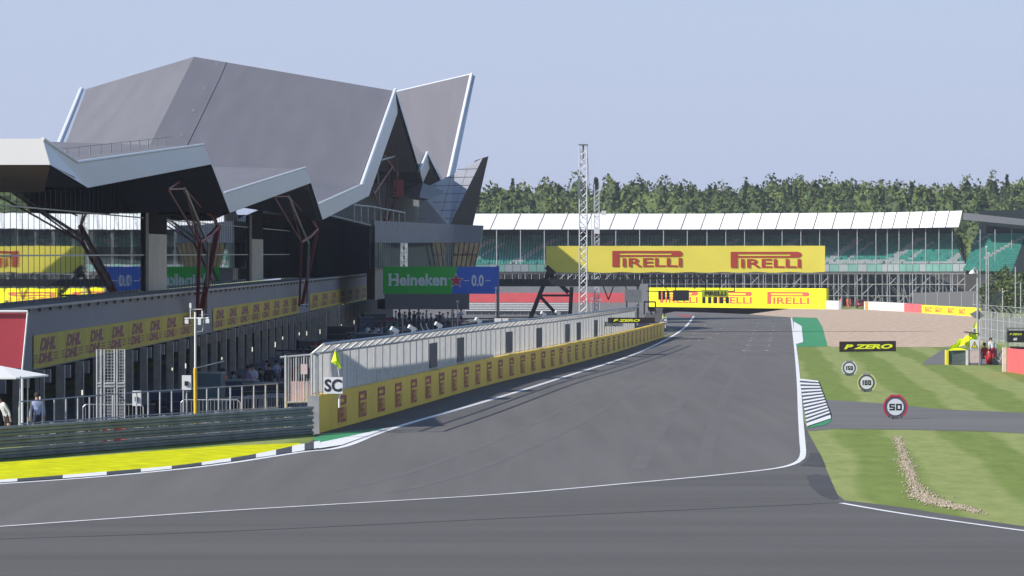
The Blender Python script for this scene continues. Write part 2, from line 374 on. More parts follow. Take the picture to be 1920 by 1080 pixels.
# ------------------------------------------------------------------ pit building
fascm = mat('roof_edge_panel', (.47,.52,.60), .35, .15, var=.05, scale=.6, stretch=(1,.3,1))
trim = mat('roof_trim', (.85,.86,.88), .35, var=.03)
roofm = mat('roof_membrane', (.185,.18,.197), .7, var=.07, scale=.5, stretch=(1.4,.10,.10), spec=.3)
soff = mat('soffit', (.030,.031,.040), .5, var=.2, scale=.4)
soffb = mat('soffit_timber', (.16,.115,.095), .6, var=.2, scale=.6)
clad = mat('grey_cladding', (.215,.22,.25), .6, .1, var=.08, scale=.5, stretch=(1,.3,1))
cladl = mat('light_cladding', (.33,.33,.35), .5, .2, var=.10, scale=.4, stretch=(2,2,.4))
beige = mat('beige_panel', (.44,.41,.36), .5, var=.15, scale=.6)
pillarm = mat('door_panel', (.46,.41,.34), .6, var=.15)
def glass_mat():
    m = bpy.data.materials.new('mirror_glass'); m.use_nodes = True; n = m.node_tree.nodes; l = m.node_tree.links; b = n['Principled BSDF']
    b.inputs['Metallic'].default_value = 1; b.inputs['Roughness'].default_value = .015; b.inputs['Base Color'].default_value = (.52,.60,.62,1)
    tc = n.new('ShaderNodeTexCoord'); mp = n.new('ShaderNodeMapping'); mp.inputs['Scale'].default_value = (.3,.12,.5); l.new(tc.outputs['Object'], mp.inputs[0])
    no = n.new('ShaderNodeTexNoise'); no.inputs['Scale'].default_value = 1.2; l.new(mp.outputs[0], no.inputs[0])
    bu = n.new('ShaderNodeBump'); bu.inputs['Strength'].default_value = .02; bu.inputs['Distance'].default_value = .1; l.new(no.outputs[0], bu.inputs['Height']); l.new(bu.outputs[0], b.inputs['Normal'])
    return m
glass = glass_mat()
PB = thing('pit_building', 'long pit building with zigzag grey roof wings, mirrored glass storey and open garages', 'building', (FA+FM*180, 180, 0))
PBo = PB.location.copy()
def pb(mb, name, m, parent=None, **k):
    return mb.build(name, m, parent or PB, origin=None if False else None, **k) if False else _pb(mb, name, m, parent, **k)
def _pb(mb, name, m, parent, **k):
    off = PBo if parent is None else PBo
    mb.v = [tuple(Vector(p)-off) for p in mb.v]
    return mb.build(name, m, parent or PB, **k)
def fx(d, off=0.0): return FA+FM*d+off
def zline(pxa, pya, pxb, pyb, off):
    a, b = FP(pxa, pya, off), FP(pxb, pyb, off)
    return lambda d: a.z+(b.z-a.z)*(d-a.y)/(b.y-a.y)
zlow = zline(60,695,702,557.5,0); zsill = zline(0,577.5,702,511.5,0)
D0, D1 = 160.0, 560.0
def fbox(mb, d0, d1, o0, o1, z0, z1):
    """box along the facade; z0,z1 functions of d or numbers"""
    f0 = z0 if callable(z0) else (lambda d: z0); f1 = z1 if callable(z1) else (lambda d: z1)
    P = [(fx(d,o),d,zf(d)) for zf in (f0,f1) for d,o in ((d0,o0),(d0,o1),(d1,o1),(d1,o0))]
    k = len(mb.v); mb.v += P
    for f in ((0,3,2,1),(4,5,6,7),(0,1,5,4),(1,2,6,5),(2,3,7,6),(3,0,4,7)): mb.f.append(tuple(k+i for i in f)); mb.m.append(mb.cur)
# garage storey
m_ = MB(); fbox(m_, D0-6, D1, -.5, 0, zlow, lambda d: zsill(d)-.12); pb(m_, 'fascia', clad)
m_ = MB(); fbox(m_, D0-6, D1, -2, .35, lambda d: zsill(d)-.12, lambda d: zsill(d)+.0); pb(m_, 'ledge', cladl)
for i in range(99):
    d = D0+i*3.2*1.15
    if d < 545: m_ = MB(); fbox(m_, d, d+.45, 0.003, .12, lambda q: zsill(q)-.30, lambda q: zsill(q)-.125); pb(m_, 'ledge_bracket', steeld)
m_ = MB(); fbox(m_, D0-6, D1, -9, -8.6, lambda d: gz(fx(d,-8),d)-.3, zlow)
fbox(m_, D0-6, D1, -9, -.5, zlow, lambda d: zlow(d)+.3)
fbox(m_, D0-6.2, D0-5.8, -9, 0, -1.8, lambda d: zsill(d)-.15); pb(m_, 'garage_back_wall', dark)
d = D0; i = 0; px_prev = 0
while d < 520:
    m_ = MB(); fbox(m_, d, d+.35, -.08, .30, lambda q: gz(fx(q),q)-.1, lambda q: zlow(q)-.003)
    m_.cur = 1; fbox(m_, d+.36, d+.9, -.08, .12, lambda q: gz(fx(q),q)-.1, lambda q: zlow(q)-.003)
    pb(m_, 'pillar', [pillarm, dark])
    m_ = MB(); fbox(m_, d+2.2, d+2.5, .0, .30, lambda q: zlow(q)-.62, lambda q: zlow(q)-.05); pb(m_, 'garage_sign', cladl)
    d += 7.2
m_ = MB(); fbox(m_, 392, 405, -.6, -.35, 0, lambda q: zlow(q)-.004); pb(m_, 'roller_door', mat('door_beige', (.42,.30,.24), .6))
glowm = mat('strip_glow', (1,.93,.75), .5, emit=.8)  # glow added to stand for sunlit white posts before the garages
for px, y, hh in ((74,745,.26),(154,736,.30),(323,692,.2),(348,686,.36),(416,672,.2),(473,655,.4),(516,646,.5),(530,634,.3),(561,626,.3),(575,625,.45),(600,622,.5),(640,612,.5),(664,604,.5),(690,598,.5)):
    m_ = MB(); c = FP(px, y, 1.2); m_.box(c, (.06,.06,hh*.75)); m_.cur = 1; m_.tube(c+Vector((0,.04,0)), (c.x,c.y+.04,zlow(c.y)), .012, 4); pb(m_, 'glow_strip', [glowm, blackm])
# upper storey glass: follows the underside of the roof
T = [(80,260),(145,304),(382,271),(420,362),(573,314),(598,382),(678,346),(741,168),(787,320),(801,286),(833,352)]
B = [(94,309),(165,352),(396,308),(431,399),(583,343),(605,412),(692,367),(752,193),(793,343),(809,307),(845,362)]
OF = [4,4,4,4,4,4,4,4,5.5,6,7]
T3 = [FP(*t, o) for t, o in zip(T, OF)]; B3 = [FP(*t, o) for t, o in zip(B, OF)]
B3[0] = W(94, 309, T3[0].y)
def soffit_z(d):
    P = B3
    if d <= P[0].y: return P[0].z
    for a, b in zip(P, P[1:]):
        if a.y <= d <= b.y: return a.z+(b.z-a.z)*(d-a.y)/(b.y-a.y)
    return P[-1].z
ROT = .0095                                    # the glass stands half a degree off the slab edge
def gx(d): return fx(d, -1.6)+ROT*(d-250)*-1
dl = sorted(set([154+i*2 for i in range(0, 114)]+[p.y for p in B3 if 154 < p.y < 381]))
dl = [d for d in dl if d <= 381]
m_ = MB()
for a, b in zip(dl, dl[1:]): m_.face([(gx(a),a,zsill(a)+.05),(gx(b),b,zsill(b)+.05),(gx(b),b,soffit_z(b)+.1),(gx(a),a,soffit_z(a)+.1)])
pb(m_, 'glazing', glass)
m_ = MB(); d = 155
while d < 381:
    m_.v += []; k = len(m_.v)
    for (xx, yy) in ((0,-.03),(.03,-.03),(.03,.03),(0,.03)):
        m_.v.append((gx(d)+xx-.02, d+yy, zsill(d)))
    for (xx, yy) in ((0,-.03),(.03,-.03),(.03,.03),(0,.03)):
        m_.v.append((gx(d)+xx-.02, d+yy, soffit_z(d)))
    for f in ((4,5,6,7),(0,1,5,4),(1,2,6,5),(2,3,7,6),(3,0,4,7)): m_.f.append(tuple(k+i for i in f)); m_.m.append(0)
    d += 2.1
pb(m_, 'mullion', mat('mullion_dark', (.02,.022,.026), .4))
m_ = MB()
for (za, hh) in ((2.05, .07), (4.15, .06)):
    a, b = 155, 381
    m_.prism([(gx(a)+.06,a,zsill(a)+za),(gx(a)+.06,a,zsill(a)+za+hh),(gx(b)+.06,b,zsill(b)+za+hh),(gx(b)+.06,b,zsill(b)+za)], (-.05,0,0))
pb(m_, 'transom', steel)
for (p0, p1, mm, nm) in ((272,278,blackm,'glass_post'),(278,318,beige,'glass_panel'),(487,492,blackm,'glass_post'),(492,517,beige,'glass_panel')):
    a, b = FD(p0,-1.4), FD(p1,-1.4)
    ht = (lambda d: min(soffit_z(d), zsill(d)+3.3)) if 'panel' in nm else soffit_z
    m_ = MB(); m_.prism([(gx(a)+.03,a,zsill(a)+.05),(gx(a)+.03,a,ht(a)),(gx(b)+.03,b,ht(b)),(gx(b)+.03,b,zsill(b)+.05)], (.12 if mm is blackm else .05,0,0)); pb(m_, nm, mm)
    if 'panel' in nm: m_ = MB(); m_.prism([(gx(a)+.035,a,ht(a)+.01),(gx(a)+.035,a,soffit_z(a)),(gx(b)+.035,b,soffit_z(b)),(gx(b)+.035,b,ht(b)+.01)], (.04,0,0)); pb(m_, 'shade_sheet', dark)  # dark sheet painted for the shadow reflected above each beige panel
# dark box with the large window (px 600-705)
a, b = FD(598,-.2), FD(697,-.2); zt = lambda d: FP(650,415,-.2).z
m_ = MB(); fbox(m_, a, b, -8, -.4, lambda d: zsill(d)+.02, FP(650,415,-.2).z); pb(m_, 'window_box', mat('box_grey', (.008,.012,.014), .9, var=.1, spec=.0))
m_ = MB(); a2, b2 = FD(640,-.3), FD(693,-.3); fbox(m_, a2, b2, -.38, -.3, lambda d: zsill(d)+.1, FP(650,420,-.2).z); pb(m_, 'dark_window', mat('navy_glass', (.004,.005,.02), .9, spec=.0))
m_ = MB(); fbox(m_, b+.02, FD(705,-.2), -6, .1, lambda d: zsill(d)+.02, FP(700,413,0).z); pb(m_, 'end_pier', clad)
m_ = MB(); fbox(m_, a-1, FD(706,-.2), -6, .3, FP(650,415,-.2).z+.004, FP(650,412.5,-.2).z+.05); pb(m_, 'terrace_edge', steeld)
# louvred wall of the upper terrace, with railing
m_ = MB(); p0, p1 = FD(612,-2.5), FD(786,-6.0)
x0, x1 = W(606,400,p0).x, W(786,400,p0+110).x
for i in range(90):
    t = i/90; dd = p0+(110)*t; xx = x0+(x1-x0)*t
    m_.box((xx, dd, 13.2), (.22,.3,7.5), 0)
pb(m_, 'louvre_wall', mat('louvre', (.33,.35,.34), .5, .2))
m_ = MB(); m_.box(((x0+x1)/2-3.5, p0+55, 13.2), (.2, 114, 7.6), -math.atan2(x1-x0, 110)); pb(m_, 'terrace_wall', mat('louvre_back', (.09,.10,.10), .5))
m_ = MB(); q = [W(664,384,355), W(700,388,372), W(759,399,400)]
m_.path(q, .07)
for t in range(9): 
    pt = q[0].lerp(q[2], t/8); pt.z = q[0].z+(q[2].z-q[0].z)*t/8; m_.tube(pt-Vector((0,0,1.5)), pt, .05)
pb(m_, 'railing', steel)
# zigzag roof
RZ = [0,0,.6,0,0,3,3.3,3.4,0,0,0]; RX = [-22,-22,-22,-22,-21,-20,-18.6,-20.8,-19,-19,-18]
def back(p, i): return p+Vector((RX[i], 0, RZ[i]))
for i in range(len(T)-1):
    m_ = MB(); m_.face([T3[i], B3[i], B3[i+1], T3[i+1]]); m_.face([T3[i]+Vector((-.3,0,0)), T3[i+1]+Vector((-.3,0,0)), B3[i+1]+Vector((-.3,0,0)), B3[i]+Vector((-.3,0,0))])
    pb(m_, 'roof_edge', fascm)
    m_ = MB(); m_.face([T3[i]+Vector((-.3,0,-.1)), T3[i+1]+Vector((-.3,0,-.1)), back(T3[i+1],i+1), back(T3[i],i)]); rf = pb(m_, 'roof_panel', roofm)
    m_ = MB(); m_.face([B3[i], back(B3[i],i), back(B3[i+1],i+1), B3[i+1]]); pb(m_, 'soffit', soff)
    if i in (0,1,3,5,6,8):
        m_ = MB(); rr = .07 if i < 6 else .18
        m_.tube(T3[i]+Vector((0,0,0)), T3[i+1], rr, 6); pb(m_, 'roof_trim', trim)
m_ = MB(); m_.face([T3[0], back(T3[0],0), back(B3[0],0), B3[0]]); pb(m_, 'roof_end_panel', mat('end_panel_white', (.84,.81,.80), .5, var=.03, scale=.5))
m_ = MB(); q0, q1 = B3[0], back(B3[0],0); e = W(60,330,158); m_.face([q0, q1, q1+Vector((0,9,-.25)), q0+Vector((0,9,-.25))]); m_.face([q0+Vector((.0,.0,-.01)), q0+Vector((-1.2,9,-.8)), q1+Vector((0,9,-.8)), q1+Vector((0,0,-.01))])
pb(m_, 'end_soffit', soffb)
# timber coloured soffit strips just behind the fascias
for i in (1,3,5):
    m_ = MB(); o = Vector((-.35,0,-.02)); o2 = Vector((-4.2,0,-.10))
    m_.face([B3[i]+Vector((-.02,0,-.02)), B3[i]+o2, B3[i+1]+o2, B3[i+1]+Vector((-.02,0,-.02))]); pb(m_, 'soffit_strip', soffb)
# rear half of the tall roof and its lit edge
Dk, Dp = T3[6].y, T3[7].y
a, b = back(T3[6],6), back(T3[7],7); c = W(162,167,Dp); e = a+Vector((-8.3,0,-2.4))
m_ = MB(); m_.face([a, b, c, e]); pb(m_, 'roof_panel', roofm)
m_ = MB(); m_.prism([c, e, e+Vector((-.9,0,0)), c+Vector((-.6,0,.1))], (0,1.0,0)); pb(m_, 'roof_edge', fascm)
m_ = MB(); m_.tube(c+Vector((-.55,0,0)), e+Vector((-.7,0,0)), .22, 6); pb(m_, 'roof_trim', trim)
m_ = MB()                                     # seam and small fixings on the big panel
s0, s1 = W(432,116.5,Dp), W(360,268,Dk+38)
m_.tube(T3[7].lerp(b,.84)+Vector((0,-.1,.0)), T3[6].lerp(a,.84)+Vector((0,-.1,.0)), .028, 4)
for t in (.05,.35,.6,.85): m_.box(T3[7].lerp(b,.86).lerp(T3[6].lerp(a,.86), t)+Vector((-.4,-.4,.15)), (.12,.12,.22))
pb(m_, 'roof_seam', mat('seam', (.30,.30,.32), .6))
m_ = MB()                                     # guard studs along the low roof
for t in range(0,26,2): 
    p = T3[1].lerp(T3[2], .02+t*.037)+Vector((-1.5,0,.0)); m_.tube(p, p+Vector((0,0,.42)), .025, 4)
m_.tube(T3[1].lerp(T3[2],.02)+Vector((-1.5,0,.4)), T3[1].lerp(T3[2],.98)+Vector((-1.5,0,.4)), .012, 4)
pb(m_, 'roof_guard', steeld)
# far wing
w0, w1 = FP(839,342,7), W(884,139,554); v0, v1 = W(847,358,w0.y), W(891,143,554)
bk0, bk1 = W(700,345,w0.y), W(700,182,554)
m_ = MB(); m_.face([w0, w1, bk1, bk0]); pb(m_, 'roof_panel', roofm)
m_ = MB(); m_.prism([w0, v0, v1, w1], (-.4,.3,0)); pb(m_, 'roof_edge', fascm)
m_ = MB(); m_.tube(w0, w1, .22, 6); m_.tube(w1, bk1, .12, 6); pb(m_, 'roof_trim', trim)
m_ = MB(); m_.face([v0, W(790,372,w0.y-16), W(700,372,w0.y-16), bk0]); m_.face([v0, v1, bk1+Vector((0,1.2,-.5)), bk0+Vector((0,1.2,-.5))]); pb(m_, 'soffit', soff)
# underside piece between the gables
m_ = MB(); m_.prism([W(740,366,470), W(793,343,474), W(831,358,480), W(829,364,478), W(805,374,470), W(786,370,466)], (-1,6,0)); pb(m_, 'soffit_fin', mat('soffit_mid', (.12,.12,.125), .5))
# projecting terrace block at the far end
za, zb = 413, 421
L0, L1 = W(703,413.5,405), W(852,421,450)
m_ = MB(); m_.prism([L0, L1, W(852,455,450), W(703,455,405)], (-.6,8,0)); pb(m_, 'block_fascia', clad)
m_ = MB(); m_.prism([W(703,455.4,406), W(852,455.4,451), W(852,500,451), W(703,502,406)], (-.6,6,0)); pb(m_, 'block_glazing', glass)
m_ = MB()
for i in range(38):
    t = i/38; dd = 405.6+45*t; px = 703+149*t; p = W(px,455,dd-.1); q = W(px,502,dd-.1); m_.tube(p, q, .055, 4)
pb(m_, 'mullion', steeld)
m_ = MB(); m_.prism([W(852,421,449.9), W(906,423,452), W(901,455,452), W(850,455,449.9)], (0,7,0)); pb(m_, 'end_block', clad)
m_ = MB(); m_.prism([W(850,455.3,450), W(901,455.3,452), W(890,500,452), W(846,500,450)], (0,6,0)); pb(m_, 'end_window', mat('amber_glass', (.32,.26,.18), .25, .5, var=.15))
m_ = MB()
for t in range(6): m_.tube(W(852+t*9.5,455,449.5), W(847+t*8.6,500,449.5), .06, 4)
m_.tube(W(850,478,449.4), W(896,478,451.4), .05, 4); pb(m_, 'window_frame', blackm)
m_ = MB(); m_.prism([W(722,502.5,414), W(880,500,452), W(880,580,452), W(722,580,414)], (-1,8,0)); pb(m_, 'lower_wall', mat('lower_wall_dark', (.02,.021,.027), .7))
m_ = MB(); m_.prism([W(703,502.5,409), W(721,502.3,413), W(721,560,413), W(703,562,409)], (-1,6,0)); pb(m_, 'beige_pier', mat('lower_wall_beige', (.36,.29,.24), .6))
# blade shaped entrance wedge
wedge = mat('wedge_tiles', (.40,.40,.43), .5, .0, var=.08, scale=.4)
BL = thing('entrance_blade', 'pointed grey tiled wedge tower rising behind the far end of the pit building', 'tower', W(840,500,500))
def rel(mb, o): mb.v = [tuple(Vector(p)-o.location) for p in mb.v]; return mb
tip, tipl = W(916,293,505), W(905,296,500)
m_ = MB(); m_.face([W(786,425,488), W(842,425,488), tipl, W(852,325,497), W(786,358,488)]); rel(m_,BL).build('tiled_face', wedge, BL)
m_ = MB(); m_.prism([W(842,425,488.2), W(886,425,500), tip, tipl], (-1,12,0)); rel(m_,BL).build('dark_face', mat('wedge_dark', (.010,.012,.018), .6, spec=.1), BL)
m_ = MB()
for k in range(1,8):
    y = 425-k*15.5; xr = 842+(905-842)*(k*15.5/129)
    m_.tube(W(786+max(0,(k-4)*24),y+1,488-.15), W(xr,y,490-.15+k*.9-2), .035, 4)
for k in range(1,4): m_.tube(W(786+k*18,425,487.8), W(786+k*30,345-(k-1)*14,490.5), .03, 4)
rel(m_,BL).build('tile_joint', mat('joint', (.09,.09,.10), .6), BL)

# courier banners on the fascia (yellow with red letters)
ybs = mat('yellow_fascia_banner', (.60,.47,.02), .6, var=.12, scale=.5)
lgs = mat('red_fascia_letter', (.30,.06,.07), .6)
for (pa, pb_, n) in ((61,362,8),(398,559,8),(580,700,8)):
    a, b = FD(pa), FD(pb_); BN = thing('advertising_banner', {61:'long yellow courier banner nearest the camera, its red letters clear, on the pit building fascia',398:'yellow courier banner in the middle of the fascia between two red roof supports',580:'farthest and faintest yellow courier banner on the pit building fascia'}[pa], 'banner', (fx(a), a, zlow(a)), group='courier banners along the garage fascia')
    o = Vector((fx(a,.03), a, zlow(a)+.06)); u = Vector((fx(b,.03), b, zlow(b)+.06))-o; Lg = u.length
    H = 1.42
    P = Plane(o, u, (0,0,1), .02); m_ = MB(); m_.prism([P.p(0,0), P.p(Lg,0), P.p(Lg,H), P.p(0,H)], (-.015,0,0)); rel(m_,BN).build('cloth', ybs, BN)
    P.pr = .035; st_ = Lg/n
    for i in range(n):
        m_ = MB(); x = i*st_+.05*st_
        P.text(m_, 'DHL', x+.16*st_, .70, x+.76*st_, 1.26, .06, .3)
        P.text(m_, 'DHL', x+.11*st_, .18, x+.65*st_, .62, .06, .3)
        for k in range(3): P.rect(m_, x-.04*st_, .26+.13*k, x+.10*st_, .31+.13*k); P.rect(m_, x+.66*st_, .26+.13*k, x+.84*st_, .31+.13*k)
        rel(m_, BN).build('courier_logo', lgs, BN)
# red board at the near end
RB = thing('red_board', 'large plain red board with white frame at the near end of the pit building', 'board', W(0,690,148))
m_ = MB(); m_.prism([W(-90,584,148), W(52,584,148), W(42,690,148), W(-90,690,148)], (0,.3,0)); rel(m_,RB).build('panel', mat('crimson_board', (.42,.045,.065), .5, var=.06, scale=.7), RB)
m_ = MB(); m_.tube(W(-90,584,147.9), W(52,584,147.9), .05); m_.tube(W(52,584,147.9), W(42,690,147.9), .035); m_.tube(W(42,690,148), W(42,700,148)-Vector((0,0,2.0)), .04); rel(m_,RB).build('frame', white, RB)

# ------------------------------------------------------------------ red tree-like roof supports
def support(name, label, segs):
    o = thing(name, label, 'roof support', segs[0][1][1], group='red steel roof supports')
    mbs = {}
    for kind, pts, r in segs:
        m_ = MB(); m_.path(pts, r, 8); rel(m_, o).build({'r':'strut','g':'drain_pipe','f':'foot_plate'}[kind], redst if kind == 'r' else steel, o)
def F(px, py, o): return FP(px, py, o)
A_, L_, Rr, D_, bs1, bs2 = F(315,355,3.2), F(374,454,1.6), F(409,425,2.6), F(346,354,3.2), F(369,592,.5), F(377,582,.5)
def tree_support(label, dx, sc, base):
    """nodes measured on the first support, moved for the second"""
    def N(px, py, o): return FP(base[0]+(px-374)*sc, base[1]+(py-454)*sc, o)
    a, b, c, d2 = N(315,355,3.2), N(347.5,332.5,1.2), N(372.5,327.5,1.2), N(346,354,3.2)
    L, Rn, mid = N(374,454,1.8), N(409,425,2.4), N(391,404,2.2)
    f1, f2 = N(370,592,.55), N(376,590,.55); g1, g2, g3 = N(385,447,1.9), N(390,455,1.9), N(386,594,.7)
    support('roof_support', label, [('r',[L,f1],.10*sc*1.15),('r',[Rn,f2],.15*sc*1.15),('r',[a,L],.055),('r',[a,d2],.05),('r',[a,b],.06),('r',[b,c],.05),('r',[b,Rn],.06),('r',[c,Rn],.07),('r',[d2,mid],.045),('r',[d2,L],.05),('r',[L,N(393,442,2.1),Rn],.12),
        ('g',[d2,g1],.09),('g',[g1,g2,g3],.08),('f',[f1+Vector((-.1,-.3,.02)),f2+Vector((.5,.3,.02))],.05)])
tree_support('red branching roof support nearest the camera, between first and second courier banners', 0, 1, (374,454))
tree_support('red branching roof support under the second blue grey roof peak', 0, .86, (565,454))
s3 = [('r',[F(697,353,3),F(722,410,2)],.1),('r',[F(722,410,2),F(701,556,.5)],.12),('r',[F(745,300,4),F(742,370,3),F(727,415,2)],.1),('r',[F(727,415,2),F(707,556,.5)],.14),('r',[F(720,290,3),F(747,330,3)],.08),('r',[F(735,268,3),F(722,410,2)],.08),('g',[F(739,245,3),F(741,292,3),F(746,325,3)],.12),('g',[F(715,300,3),F(740,293,3)],.10),('g',[F(708,322,2),F(712,400,2),F(700,520,.5)],.09),('r',[F(700,365,2.5),F(736,312,3)],.1),('r',[F(712,448,1.5),F(722,446,1.6)],.06),('r',[F(708,480,1.2),F(717,478,1.2)],.06)]
support('roof_support', 'tall red lattice support inside the dark gable of the highest roof', s3)
RBX = MB(); RBX.box(F(747,353,3.4), (1.0,1.6,1.8)); RBX.build('hoist_box', mat('hoist_red', (.35,.03,.03), .5), origin=F(747,353,3.4), label='red box mounted on the support under the highest roof gable', cat='box')

# ------------------------------------------------------------------ pit wall with tyre maker boards
PW = thing('pit_wall', 'long low pit wall faced with yellow boards repeating a red tyre logo', 'wall', tuple(wall[0]))
ybw = mat('yellow_wall_board', (.93,.60,.0), .55, var=.06, scale=.6)
arc = [0]; 
for a, b in zip(wall, wall[1:]): arc.append(arc[-1]+(b-a).length)
def at_arc(s_, P=wall, A=arc):
    s_ = max(0, min(A[-1]-1e-3, s_))
    for i in range(len(A)-1):
        if A[i] <= s_ <= A[i+1]:
            t = (s_-A[i])/(A[i+1]-A[i]); p = P[i].lerp(P[i+1], t); u = (P[i+1]-P[i]).normalized(); return p, u
HW = 1.34
m_ = MB()
for a, b in zip(wall, wall[1:]):
    m_.face([a, b, b+Vector((0,0,HW)), a+Vector((0,0,HW))])
    m_.face([a+Vector((0,0,HW)), b+Vector((0,0,HW)), b+Vector((-.35,0,HW)), a+Vector((-.35,0,HW))])
    m_.face([b+Vector((-.35,0,0)), a+Vector((-.35,0,0)), a+Vector((-.35,0,HW)), b+Vector((-.35,0,HW))])
rel(m_, PW).build('yellow_facing', ybw, PW)
m_ = MB(); m_.box(wall[0]+Vector((-.16,-.18,HW/2)), (.42,.34,HW+.03)); rel(m_, PW).build('end_block', conc, PW)
# logos spaced along the wall
def near_px(P, px): return min(range(len(P)), key=lambda i: abs(960+FL*P[i].x/P[i].y-px))
pxs_l = [641,681,716,749,778,805,830,855,877,899,919,938]
fine = [at_arc(arc[-1]*i/3000) for i in range(3000)]
fp = [p for p, u in fine]
s_at = lambda px: near_px(fp, px)/3000*arc[-1]
ss = [s_at(p) for p in pxs_l]; stp = (ss[-1]-ss[0])/(len(ss)-1)
s_ = ss[0]; k = 0
while s_ < arc[-1]-3 and k < 90:
    p, u = at_arc(s_-1.25); p2, _ = at_arc(s_+1.25); P = Plane(p+Vector((.0,0,0)), p2-p, (0,0,1), .03)
    m_ = MB(); tyre_logo(P, m_, .12, .20, 2.38, 1.18); rel(m_, PW).build('red_logo', logo, PW); s_ += stp; k += 1
# ------------------------------------------------------------------ catch fence on the pit wall
FN = thing('catch_fence', 'grey catch fence with cranked top standing on the yellow pit wall', 'fence', tuple(wall[0]+Vector((0,0,HW))))
fm = mat('fence_steel', (.60,.60,.60), .5, .3, var=.1)
z1f, z2f, kx = 2.82, 3.16, .42; bx0 = -.25
send = s_at(1195)
n = int(send/2.6)
for i in range(min(n, 99)):
    p, u = at_arc(.15+i*send/min(n,99)); b = p+Vector((bx0,0,0))
    m_ = MB(); m_.path([b+Vector((0,0,HW)), b+Vector((0,0,z1f)), b+Vector((kx,0,z2f))], .05, 6); rel(m_, FN).build('post', fm, FN)
m_ = MB(); s_ = 0
while s_ < send:
    p, u = at_arc(s_); b = p+Vector((bx0,0,0)); r = .014
    m_.tube(b+Vector((0,0,HW)), b+Vector((0,0,z1f)), r*random.choice((.5,.8,1,1.6)), 3); s_ += .15
s_ = 0
while s_ < send:
    p, u = at_arc(s_); b = p+Vector((bx0,0,0)); m_.tube(b+Vector((0,0,z1f)), b+Vector((kx,0,z2f)), .009, 3); s_ += .3
rel(m_, FN).build('wire_mesh', mat('mesh_wire', (.62,.62,.60), .5, .2, var=.1), FN)
m_ = MB()
for hz, dx in ((HW+.06,0),(z1f,0),(z2f,kx)):
    prev = None
    for i in range(60):
        p, u = at_arc(send*i/59); q = p+Vector((bx0+dx,0,hz))
        if prev is not None: m_.tube(prev, q, .055 if dx or hz > 2.7 else .018, 4)
        prev = q
rel(m_, FN).build('rail', fm, FN)
opn = mat('opening_panel', (.045,.047,.055), .6)
for px, hh in ((815,1.1),(866,1.15),(957,1.1),(1013,1.1),(1067,1.1),(1088,1.1),(1120,1.1)):
    s_ = s_at(px); p, u = at_arc(s_); q, _ = at_arc(s_+3.2)
    m_ = MB(); o = Vector((bx0+.06,0,HW+.12)); m_.prism([p+o, q+o, q+o+Vector((0,0,hh)), p+o+Vector((0,0,hh))], (-.12,0,0)); rel(m_, FN).build('dark_panel', opn, FN)
# ------------------------------------------------------------------ guardrail (three beams)
GR = thing('guardrail', 'three-beam grey steel guardrail along the yellow painted grass', 'guardrail', tuple(railc[0]))
prof = [(-.0,-.16),(.05,-.13),(.055,-.07),(.0,-.035),(.0,.035),(.055,.07),(.05,.13),(0,.16)]
rf_ = cat_rom([G(*p) for p in rail_px], 12)
for zb in (.16,.50,.84):
    m_ = MB()
    for a, b in zip(rf_, rf_[1:]):
        for (xo, zo), (xp, zp) in zip(prof, prof[1:]): m_.face([a+Vector((xo,-xo,zb+zo)), b+Vector((xo,-xo,zb+zo)), b+Vector((xp,-xp,zb+zp)), a+Vector((xp,-xp,zb+zp))])
    rel(m_, GR).build('beam', steeld, GR)
arr = [0]
for a, b in zip(rf_, rf_[1:]): arr.append(arr[-1]+(b-a).length)
for zb in (.67,.33):
    m_ = MB()
    for px in (196,204,214,222,231): c = min(rf_, key=lambda q: abs(960+FL*q.x/q.y-px)); u_ = (c-rf_[0]); sp_ = W(px,0,c.y).x; m_.box((sp_+.02, c.y, zb), (.13,.06,.055))
    rel(m_, GR).build('red_reflector', mat('reflector_red', (.75,.08,.08), .4), GR)
s_ = .6
while s_ < arr[-1]:
    p, u = at_arc(s_, rf_, arr); m_ = MB(); m_.box(p+Vector((-.10,.08,.5)), (.1,.1,1.02)); rel(m_, GR).build('post', steel, GR)
    for zb in (.33,.67): m_ = MB(); m_.box(p+Vector((.03,-.03,zb)), (.05,.05,.04)); rel(m_, GR).build('bolt', white, GR)
    s_ += 1.9
